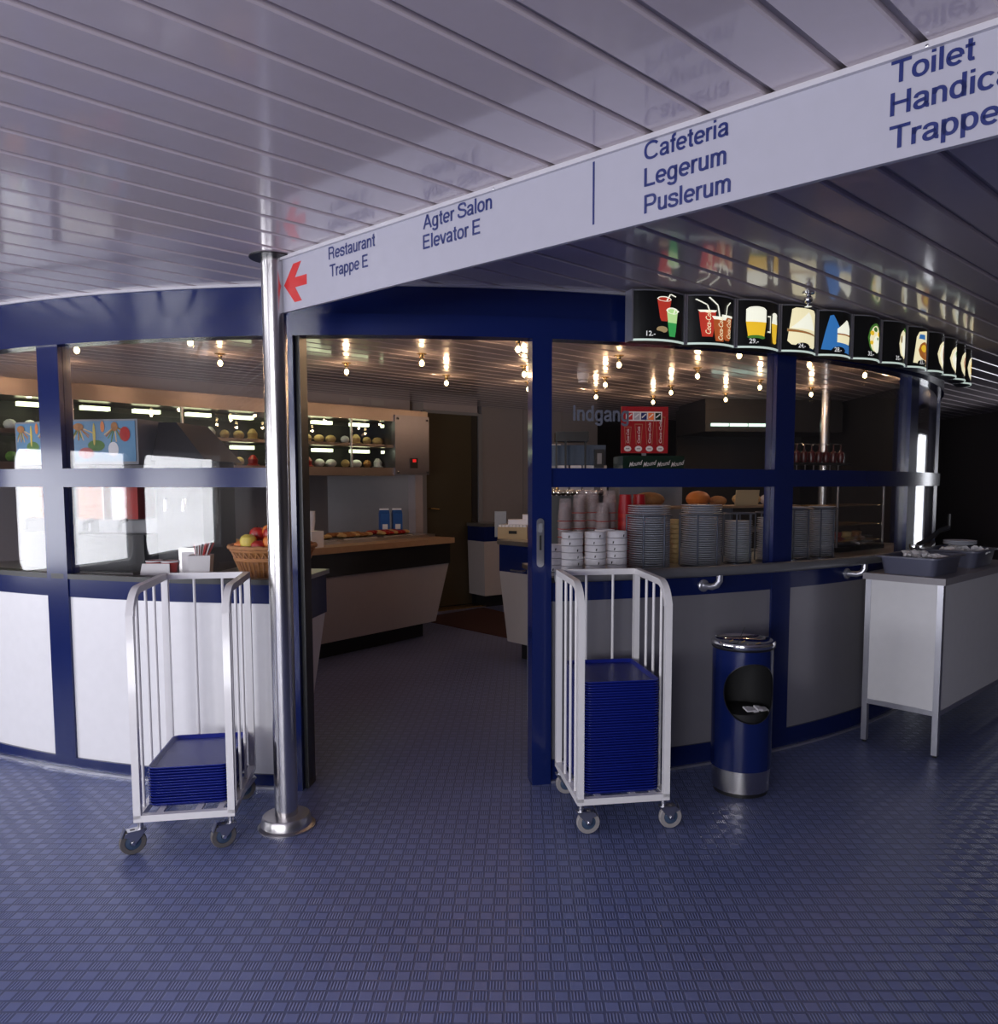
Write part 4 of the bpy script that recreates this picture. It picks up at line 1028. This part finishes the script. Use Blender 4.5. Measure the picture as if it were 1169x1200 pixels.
o = Mb().hexa([(-.08, -.002), (.08, -.002), (.08, .002), (-.08, .002)], 0, [(-.07, .018), (.07, .018), (.07, .022), (-.07, .022)], .085).build('price_card', 'paper'); o.location = (-1.89, 4.05, .95 + .06); tag(o, 'white card leaning on the two red cups', 'card')
o.location = (-1.89, 4.03, .95)
o = thing('straw_holder', 'white square holder full of red straws left of the fruit basket', 'straw holder', (-1.66, 4.06, .95), .2)
Mb().hexa([(-.045, -.045), (.045, -.045), (.045, .045), (-.045, .045)], 0, [(-.055, -.055), (.055, -.055), (.055, .055), (-.055, .055)], .13).build('holder', 'paper', o)
for i in range(16):
    a, b = random.uniform(-.035, .035), random.uniform(-.035, .035)
    Mb().tube([(a, b, .12), (a * 1.6 + .01, b * 1.6, .19)], .003, 5).build('straw', 'redf' if i % 3 else 'paper', o)
o = thing('napkin_dispenser', 'upright chrome napkin dispenser between the cups and the straw holder', 'napkin dispenser', (-1.76, 4.18, .95), .1)
Mb().box(-.045, .045, -.06, .06, 0, .16).build('casing', 'steel_h', o); Mb().box(-.03, .03, -.063, -.058, .02, .14).build('napkins', 'paper', o)

# ------------------------------------------------------------------ white bowls, clear cups and plates behind the right glass
bowl = Mb().lathe([(.044, 0), (.0545, .004), (.0545, .031), (.052, .035), (.050, .035), (.0495, .006)], 28)
bowl_me = bowl.build('foam_bowl', 'cup')
mk = Mb().hexa([(-.003, -.0553), (.002, -.0553), (.002, -.053), (-.003, -.053)], .008, [(-.001, -.0553), (.005, -.0553), (.005, -.053), (-.001, -.053)], .020).build('printed_mark', 'dark', bowl_me)
tag(bowl_me, 'white foam bowl, first from the bottom of the leftmost stack behind the right glass', 'bowl', 'foam bowls, leftmost stack')
bowl_me.location = (.155, 4.06, ZR)
used = True
for sx, sy, n_, lab in ((.155, 4.06, 4, 'leftmost stack'), (.252, 3.99, 6, 'front left stack'), (.372, 4.03, 6, 'middle stack'), (.488, 4.075, 6, 'right stack'), (.44, 4.21, 6, 'rear stack')):
    for i in range(n_):
        if lab == 'leftmost stack' and i == 0: continue
        dup(bowl_me, (sx + random.uniform(-.001, .001), sy, ZR + i * .0345), random.uniform(-.6, .6), 'white foam bowl, %s from the bottom of the %s behind the right glass' % (nth(i + 1), lab), 'foam bowls, ' + lab)
# clear cup towers
for i, (x, y, n_, kd) in enumerate(((.236, 4.36, 13, 0), (.315, 4.40, 14, 0), (.395, 4.46, 15, 0), (.485, 4.41, 15, 0), (.44, 4.33, 12, 0), (.355, 4.55, 15, 0), (.572, 4.40, 14, 1), (.66, 4.48, 14, 1))):
    m = Mb()
    t = thing('cup_tower', ['leftmost slim tower of clear plastic cups', 'second tower of clear plastic cups from the left', 'third tall tower of clear plastic cups from the left', 'tallest front tower of clear plastic cups', 'shorter front tower of clear plastic cups', 'rear tower of clear plastic cups', 'left tower of red paper cups behind the plates', 'right tower of red paper cups behind the plates'][i], 'cup tower', (x, y, ZR))
    for j in range(n_):
        z = j * .022
        Mb().lathe([(.043, z), (.0405, z + .012), (.032, z + .105), (.030, z + .105), (.030, z + .102), (.039, z + .01)], 20, close=False).build('cup', 'clear' if not kd else 'red_sign' if j % 2 else 'redf', t)
        if not kd and j % 2: Mb().lathe([(.0425, z + .002), (.0445, z + .004), (.0425, z + .006)], 20, close=False).build('red_band', 'redf', t)
# plates
def plates(x, y, n_, r_, label, grp, pitch=.0118, holder=True, hz_=.26):
    first = None
    for i in range(n_):
        if first is None:
            first = Mb().lathe([(r_ * .55, 0), (r_ * .62, .002), (r_ * .97, .0072), (r_, .0088), (r_ * .985, .0108), (r_ * .6, .0055), (.001, .0045)], 32).build('dinner_plate', 'porcelain'); o = first
        else: o = first.copy(); COL.objects.link(o)
        o.location = (x + random.uniform(-.001, .001), y + random.uniform(-.001, .001), ZR + .008 + i * pitch)
        tag(o, nth(n_ - i) + ' plate from the top of the ' + label, 'plate', grp)
    if holder:
        h = thing('plate_rack', 'dark wire plate rack around the ' + grp, 'rack', (x, y, ZR))
        Mb().tube([((r_ + .008) * cos(2 * pi * i / 36), (r_ + .008) * sin(2 * pi * i / 36), hz_) for i in range(36)], .0045, 6, close=True).build('ring', 'wire', h)
        Mb().lathe([(r_ + .006, 0), (r_ + .006, .006)], 36).build('base', 'wire', h)
        for a in (-112, -58, 20, 70, 160, 110):
            Mb().tube([((r_ + .008) * cos(radians(a)), (r_ + .008) * sin(radians(a)), .003), ((r_ + .008) * cos(radians(a)), (r_ + .008) * sin(radians(a)), hz_)], .0045, 6).build('upright_wire', 'wire', h)
plates(.672, 4.19, 28, .113, 'tall stack right of the foam bowls', 'tall plates stack next to the bowls', hz_=.285)
plates(.978, 4.31, 28, .110, 'second tall stack from the left', 'second tall plate stack', hz_=.285)
plates(1.222, 4.46, 20, .076, 'short stack left of the screen post', 'short plate stack left of the post', .0118, hz_=.285)
plates(1.445, 4.60, 21, .076, 'short stack directly behind the screen post', 'short plate stack behind the post', .0118, hz_=.285)
plates(1.63, 4.72, 26, .090, 'dim stack just right of the screen post', 'dim plate stack right of the post', .0118, hz_=.30)
plates(1.83, 4.83, 26, .080, 'last dim stack on the right', 'last dim plate stack', .0118, hz_=.30)
# snack rows behind the plates
o = thing('snack_tube_stack', 'slim yellow printed stack of crispbread between the two tall plate stacks', 'snack pack', (.865, 4.50, ZR))
for i in range(9): Mb().lathe([(.03, i * .028), (.033, i * .028 + .004), (.033, i * .028 + .022), (.03, i * .028 + .026)], 14).build('crispbread', 'straw', o)
shelf = thing('bread_shelf', 'low wire shelf behind the plates carrying bread', 'shelf', (1.25, 5.0, ZR), radians(28))
Mb().box(-.62, .58, -.12, .12, .30, .312).build('shelf_board', 'wood', shelf)
for x in (-.60, .0, .55): Mb().box(x, x + .015, -.1, .1, 0, .30).build('support', 'wire', shelf)
for i, (lx, kd, r_) in enumerate(((-.56, 'brown', .085), (-.18, 'orange', .09), (-.02, 'brown', .06), (.22, 'straw', .08), (.42, 'paper', .07))):
    X, Y_ = 1.25 + lx * cos(radians(28)), 5.0 + lx * sin(radians(28))
    o = Mb().sphere((0, 0, 0), r_, 14, 8, (1.15, .8, .55)).build('bread_loaf', kd); o.location = (X, Y_, ZR + .312 + r_ * .5); o.rotation_euler = (0, 0, i)
    tag(o, ['round brown loaf above the gap between the tall plate stacks', 'orange crusted loaf right of the second plate stack', 'small brown roll beside the orange crusted loaf', 'pale loaf above the short plate stack', 'paper wrapped loaf at the right end of the bread shelf'][i], 'bread')
o = Mb().box(-.09, .09, -.003, .003, 0, .10).build('shelf_card', 'cardboard'); o.location = (1.42, 5.02, ZR + .312); o.rotation_euler = (.15, 0, .4); tag(o, 'tan card standing on the bread shelf', 'card')

# soft-drink dispenser with red sign
sdp = thing('soft_drink_dispenser', 'soft drink dispenser with tall red sign and dark lettered strip', 'drink dispenser', (.70, 5.54, .985), radians(6))
Mb().box(.0, .46, .10, .45, 0, .45).build('body', 'grey', sdp)
hd = Mb().box(0, .44, .0, .3, .55, .655).build('lettered_strip', 'greenish', sdp)
Mb().box(0, .44, .05, .3, .45, .55).build('neck', 'grey', sdp)
for i in range(4):
    v_, f_ = fit_text('Mound', .095, .03, .01, .35, False)
    Mb().add([(x + .045 + i * .100, -.0015, y + .578 + x * .18) for x, y in v_], f_).build('lettering', 'paper', hd, smooth=0)
rs = Mb().box(0, .335, .05, .07, .675, 1.0).build('red_sign', 'red_sign', sdp)
Mb().box(.15, .18, .055, .065, .62, .70).build('sign_stem', 'grey', sdp)
def quad(x0, x1, z0, z1, mt, e, nm): return Mb().add([(x0, .05 - e, z0), (x1, .05 - e, z0), (x1, .05 - e, z1), (x0, .05 - e, z1)], [(0, 1, 2, 3)]).build(nm, mt, rs, smooth=0)
quad(.03, .29, .90, .965, 'paper', .001, 'logo_panel')
for i, mt in enumerate(('red', 'sign', 'navy', 'lit_rust', 'greenish')):
    quad(.037 + i * .051, .078 + i * .051, .908, .957, mt, .0018, 'logo_tile')
    Mb().add([(.040 + i * .051, .0478, .925), (.046 + i * .051, .0478, .92), (.075 + i * .051, .0478, .945), (.070 + i * .051, .0478, .952)], [(0, 1, 2, 3)]).build('logo_stripe', 'paper', rs, smooth=0)
for i, hh in enumerate((.12, .14, .175, .19)):
    cx_ = .045 + i * .078; w1 = .022 + i * .003
    for s_ in (-1, 1):
        Mb().add([(cx_ + s_ * w1 * .6, .0488, .735), (cx_ + s_ * (w1 * .6 + .003), .0488, .735), (cx_ + s_ * (w1 + .003), .0488, .735 + hh), (cx_ + s_ * w1, .0488, .735 + hh)], [(0, 1, 2, 3)]).build('cup_outline', 'wood', rs, smooth=0)
    quad(cx_ - w1 - .004, cx_ + w1 + .004, .735 + hh, .739 + hh, 'wood', .0013, 'cup_rim')
    v_, f_ = fit_text('Coca-Cola', hh * .82, .018, .008, .3, False)
    Mb().add([(cx_ + .009 - y, .0482, .745 + x) for x, y in v_], f_).build('cup_lettering', 'paper', rs, smooth=0)
    q = ell(cx_, .706, .026, .020, 18); Mb().add([(a, .0485, b) for a, b in q], [tuple(range(18))]).build('price_disc', 'paper', rs, smooth=0)
    quad(cx_ - .013, cx_ + .013, .703, .709, 'grey', .0022, 'price_mark')

# coffee machine, beer taps
cm = thing('coffee_machine', 'coffee brewer with dark frame and pale flasks on the drinks counter', 'coffee machine', (.25, 6.02, .985), radians(0))
Mb().box(-.05, .385, .22, .40, 0, .68).build('back_panel', 'panel_warm', cm)
Mb().box(.0, .25, -.02, .22, .78, .85).build('brewer_head', 'black', cm)
for x in (0.0, .07, .22): Mb().box(x, x + .014, 0, .02, .45, .80).build('frame_leg', 'black', cm)
Mb().box(-.05, .40, .18, .22, .60, .76).build('blue_grey_strip', 'hub', cm)
Mb().box(.30, .37, .02, .10, .58, .72).build('control_box', 'black', cm); Mb().box(.318, .352, .012, .02, .61, .69).build('display', 'grey', cm)
Mb().box(.315, .345, .04, .08, 0, .58).build('stem', 'grey', cm)
for x, mt in ((.02, 'cup'), (.12, 'cup'), (.22, 'paper'), (.315, 'paper')):
    Mb().box(x, x + .085, .10, .18, .35, .60).build('white_flask', mt, cm)
Mb().sphere((.16, .03, .50), .06, 14, 8, (1, 1, .8)).build('lamp_shade', 'straw', cm)
bt = thing('beer_tap', 'chrome and brass beer tap with three handles behind the right door post', 'tap', (.14, 5.75, .985))
Mb().lathe([(.05, 0), (.05, .02), (.03, .03), (.03, .35), (.045, .37), (.045, .44), (.001, .45)], 20).build('tower', 'chrome', bt)
for i, x in enumerate((-.03, .04, .11)):
    Mb().tube([(x, 0, .40), (x, -.07, .40), (x, -.075, .33)], .010, 8).build('spout', 'chrome', bt)
    Mb().tube([(x, -.05, .41), (x - .01, -.06, .55)], .012, 8).build('handle', ('brass', 'black', 'brass')[i], bt)
rk = Mb().box(.09, .57, 5.36, 5.45, .985, 1.364).build('glass_rack', 'black'); tag(rk, 'dark rack topped with a glinting row of chrome balls behind the clear cups', 'rack')
for i in range(14):
    Mb().sphere((.12 + .032 * i, 5.385 + .04 * (i % 2), 1.364 + .02), .0215, 10, 6).build('chrome_ball', 'chrome', rk)
ntc = Mb().box(-.06, .06, 0, .004, 0, .16).build('notice', 'paper'); ntc.location = (.25, 6.4, 1.60); ntc.rotation_euler = (0, 0, .1)
tag(ntc, 'white paper notice hanging beside the beer tap', 'notice')

# glasses on a high shelf, right
gs = thing('glass_shelf', 'dark high shelf with upturned wine glasses right of the screen post', 'shelf', (2.20, 6.5, 0), radians(20))
Mb().box(-.10, .62, 0, .2, 1.60, 1.62).build('shelf_board', 'black', gs)
for x in (-.1, .6): Mb().box(x, x + .02, .16, .2, 0.0, 1.60).build('support', 'black', gs)
for j in range(7): Mb().box(-.03 + j * .085, -.024 + j * .085, .0, .006, 1.47, 1.60).build('hanging_strip', 'alu', gs)
wg = None
for j in range(18):
    lx, ly = -.06 + (j % 9) * .076, .05 + .09 * (j // 9)
    X, Y_ = 2.20 + lx * cos(radians(20)) - ly * sin(radians(20)), 6.5 + lx * sin(radians(20)) + ly * cos(radians(20))
    if wg is None:
        wg = thing('wine_glass', 'upturned red wine glass, first from the left in the front row of the high shelf', 'glass', (X, Y_, 1.62), 0, 'wine glasses on the high shelf')
        Mb().lathe([(.026, 0), (.033, .05), (.028, .085), (.006, .10), (.004, .15)], 16, close=False).build('bowl', 'wine', wg)
        Mb().lathe([(.004, .148), (.030, .156), (.030, .159), (.001, .160)], 16, close=False).build('foot', 'clearglass', wg)
    else: dup(wg, (X, Y_, 1.62), 0, 'upturned red wine glass, %s from the left in the %s row of the high shelf' % (nth(j % 9 + 1), 'front' if j < 9 else 'back'))
# inner column
c2 = thing('inner_column', 'slim steel column inside the galley seen through the right glass', 'column', (3.03, 7.98, 0))
Mb().lathe([(.0475, .02), (.0475, ZC)], 32).build('shaft', 'steel', c2)
Mb().lathe([(.11, 0), (.11, .01), (.10, .05), (.05, .052)], 32).build('base_flange', 'steel_h', c2)
# dark hood with four tubes
hd = thing('extractor_hood', 'black extractor hood with four cool tubes at the back right', 'hood', (1.95, 8.5, 0), radians(7))
Mb().box(0, 1.55, 0, 1.0, 2.0, 2.30).build('canopy', 'hood', hd)
Mb().box(0, 1.55, .02, .9, 2.30, 2.348).build('duct', 'hood', hd)
for i in range(4):
    Mb().box(.06 + i * .21, .25 + i * .21, -.03, 0, 2.055, 2.085).build('fluorescent_tube', 'tube_w', hd)
Mb().box(0, 1.55, .95, 1.0, 0, 2.0).build('back_screen', 'hood', hd)
rg = thing('black_range', 'dark cooking range under the extractor hood', 'stove', (2.05, 8.8, 0), radians(7))
Mb().box(0, 1.4, 0, .6, .1, .9).build('body', 'hood', rg); Mb().box(.03, 1.37, .05, .55, 0, .1).build('plinth', 'black', rg)
Mb().box(0, 1.4, 0, .6, .9, .93).build('hob', 'steel_h', rg)
for i in range(5): Mb().lathe([(.02, 0), (.02, .02), (.001, .024)], 12).map(lambda a, b, c_: (a + .2 + i * .15, -c_, b + .82)).build('knob', 'chrome', rg)
# glass display case far right
gc = thing('glass_case', 'glass display case with copper edged shelves behind the right glass', 'display case', (2.06, 5.16, .995), radians(38))
Mb().box(-.005, .605, -.005, .305, 0, .03).build('base', 'hood', gc)
for z in (.06, .17, .30, .44): Mb().box(.012, .59, .02, .28, z, z + .006).build('shelf', 'brass' if z < .4 else 'alu', gc)
for x in (0, .59): Mb().box(x, x + .01, 0, .01, 0, .5).build('corner_post', 'alu', gc)
Mb().box(0, .6, 0, .004, 0, .5).build('front_glass', 'clearglass', gc); Mb().box(0, .6, 0, .3, .5, .51).build('top', 'alu', gc)
for i in range(4):
    o = Mb().lathe([(.05, 0), (.06, .008), (.03, .02), (.035, .05), (.001, .055)], 14).build('cake', ('brown', 'redf', 'straw')[i % 3]); o.location = (2.06 + (.12 + .13 * i) * cos(.663) - .15 * sin(.663), 5.16 + (.12 + .13 * i) * sin(.663) + .15 * cos(.663), .995 + .066); tag(o, 'small cake, %s from the left on the lowest shelf of the glass case' % nth(i + 1), 'cake', 'cakes in the glass case')

# ------------------------------------------------------------------ ceiling bulbs
BP = [(-2.807, 5.055), (-1.975, 4.778), (-2.11, 5.597), (-.789, 4.53), (-1.324, 6.029), (-.703, 5.597), (-.637, 6.703), (-.027, 5.022), (.013, 6.172), (.053, 7.134), (.684, 5.678), (.706, 6.821), (.715, 7.776),
      (1.371, 6.272), (1.376, 7.406), (1.353, 8.274), (1.421, 5.258), (2.079, 7.005), (2.40, 8.3), (2.039, 8.017), (2.032, 5.678), (2.726, 7.549), (1.991, 5.33), (2.66, 6.222), (-3.4, 5.9), (3.3, 6.9)]
BL = ['warm bulb %s' % q for q in ('at the far left edge above the picture headers', 'above the drink machine, nearest the left header beam', 'left of the steel column above the basket, second row', 'highest in the doorway, near the header beam',
    'in the doorway above the lit cabinet', 'in the middle of the doorway', 'in the doorway above the olive door', 'highest of the three beside the right door post, in the doorway', 'middle of the three left of the right door post', 'lowest of the three left of the right door post',
    'nearest the glass above the faint glass lettering', 'left of the red sign, second row', 'left of the red sign, furthest row', 'right of the red sign above the second plate stack', 'just right of the red sign, second row', 'directly over the red sign',
    'just under the third menu box', 'left of the screen post, second row', 'behind the post', 'over the hood tubes, furthest row', 'right of the screen post, first row', 'right of the screen post, lower row', 'beside the top of the inner column', 'right of the inner column under the menu boxes', 'left of all others over the left soffit', 'at the far right before the hood')]
b0 = None
for i, (x, y) in enumerate(BP):
    if i == 18: continue
    if b0 is None:
        b0 = thing('ceiling_bulb', BL[0], 'lamp', (x, y, ZC), 0, 'warm bulbs under the galley ceiling')
        Mb().lathe([(.035, 0), (.035, -.004), (.016, -.008), (.015, -.028), (.012, -.032)], 16).build('holder', 'brass', b0)
        Mb().lathe([(.012, -.030), (.016, -.04), (.027, -.065), (.024, -.085), (.012, -.097), (.001, -.099)], 16, close=False).build('clear_bulb', 'clearglass', b0)
        Mb().sphere((0, 0, -.066), .017, 10, 6, (1, 1, 1.25)).build('filament', 'bulb', b0)
    else: dup(b0, (x, y, ZC), 0, BL[i])
    l = bpy.data.lights.new('bulb_light', 'POINT'); l.energy = 1.5; l.color = (1, .62, .36); l.shadow_soft_size = .02
    o = bpy.data.objects.new('bulb_light', l); COL.objects.link(o); o.location = (x, y, ZC - .13)
o = thing('smoke_detector', 'white round detector under the galley ceiling above the cups', 'detector', (.50, 6.6, ZC))
Mb().lathe([(.05, 0), (.05, -.03), (.04, -.05), (.04, -.075), (.001, -.08)], 20, close=False).build('housing', 'cup', o)
Mb().lathe([(.042, -.052), (.044, -.056), (.042, -.06)], 20, close=False).build('vent_ring', 'grey', o)
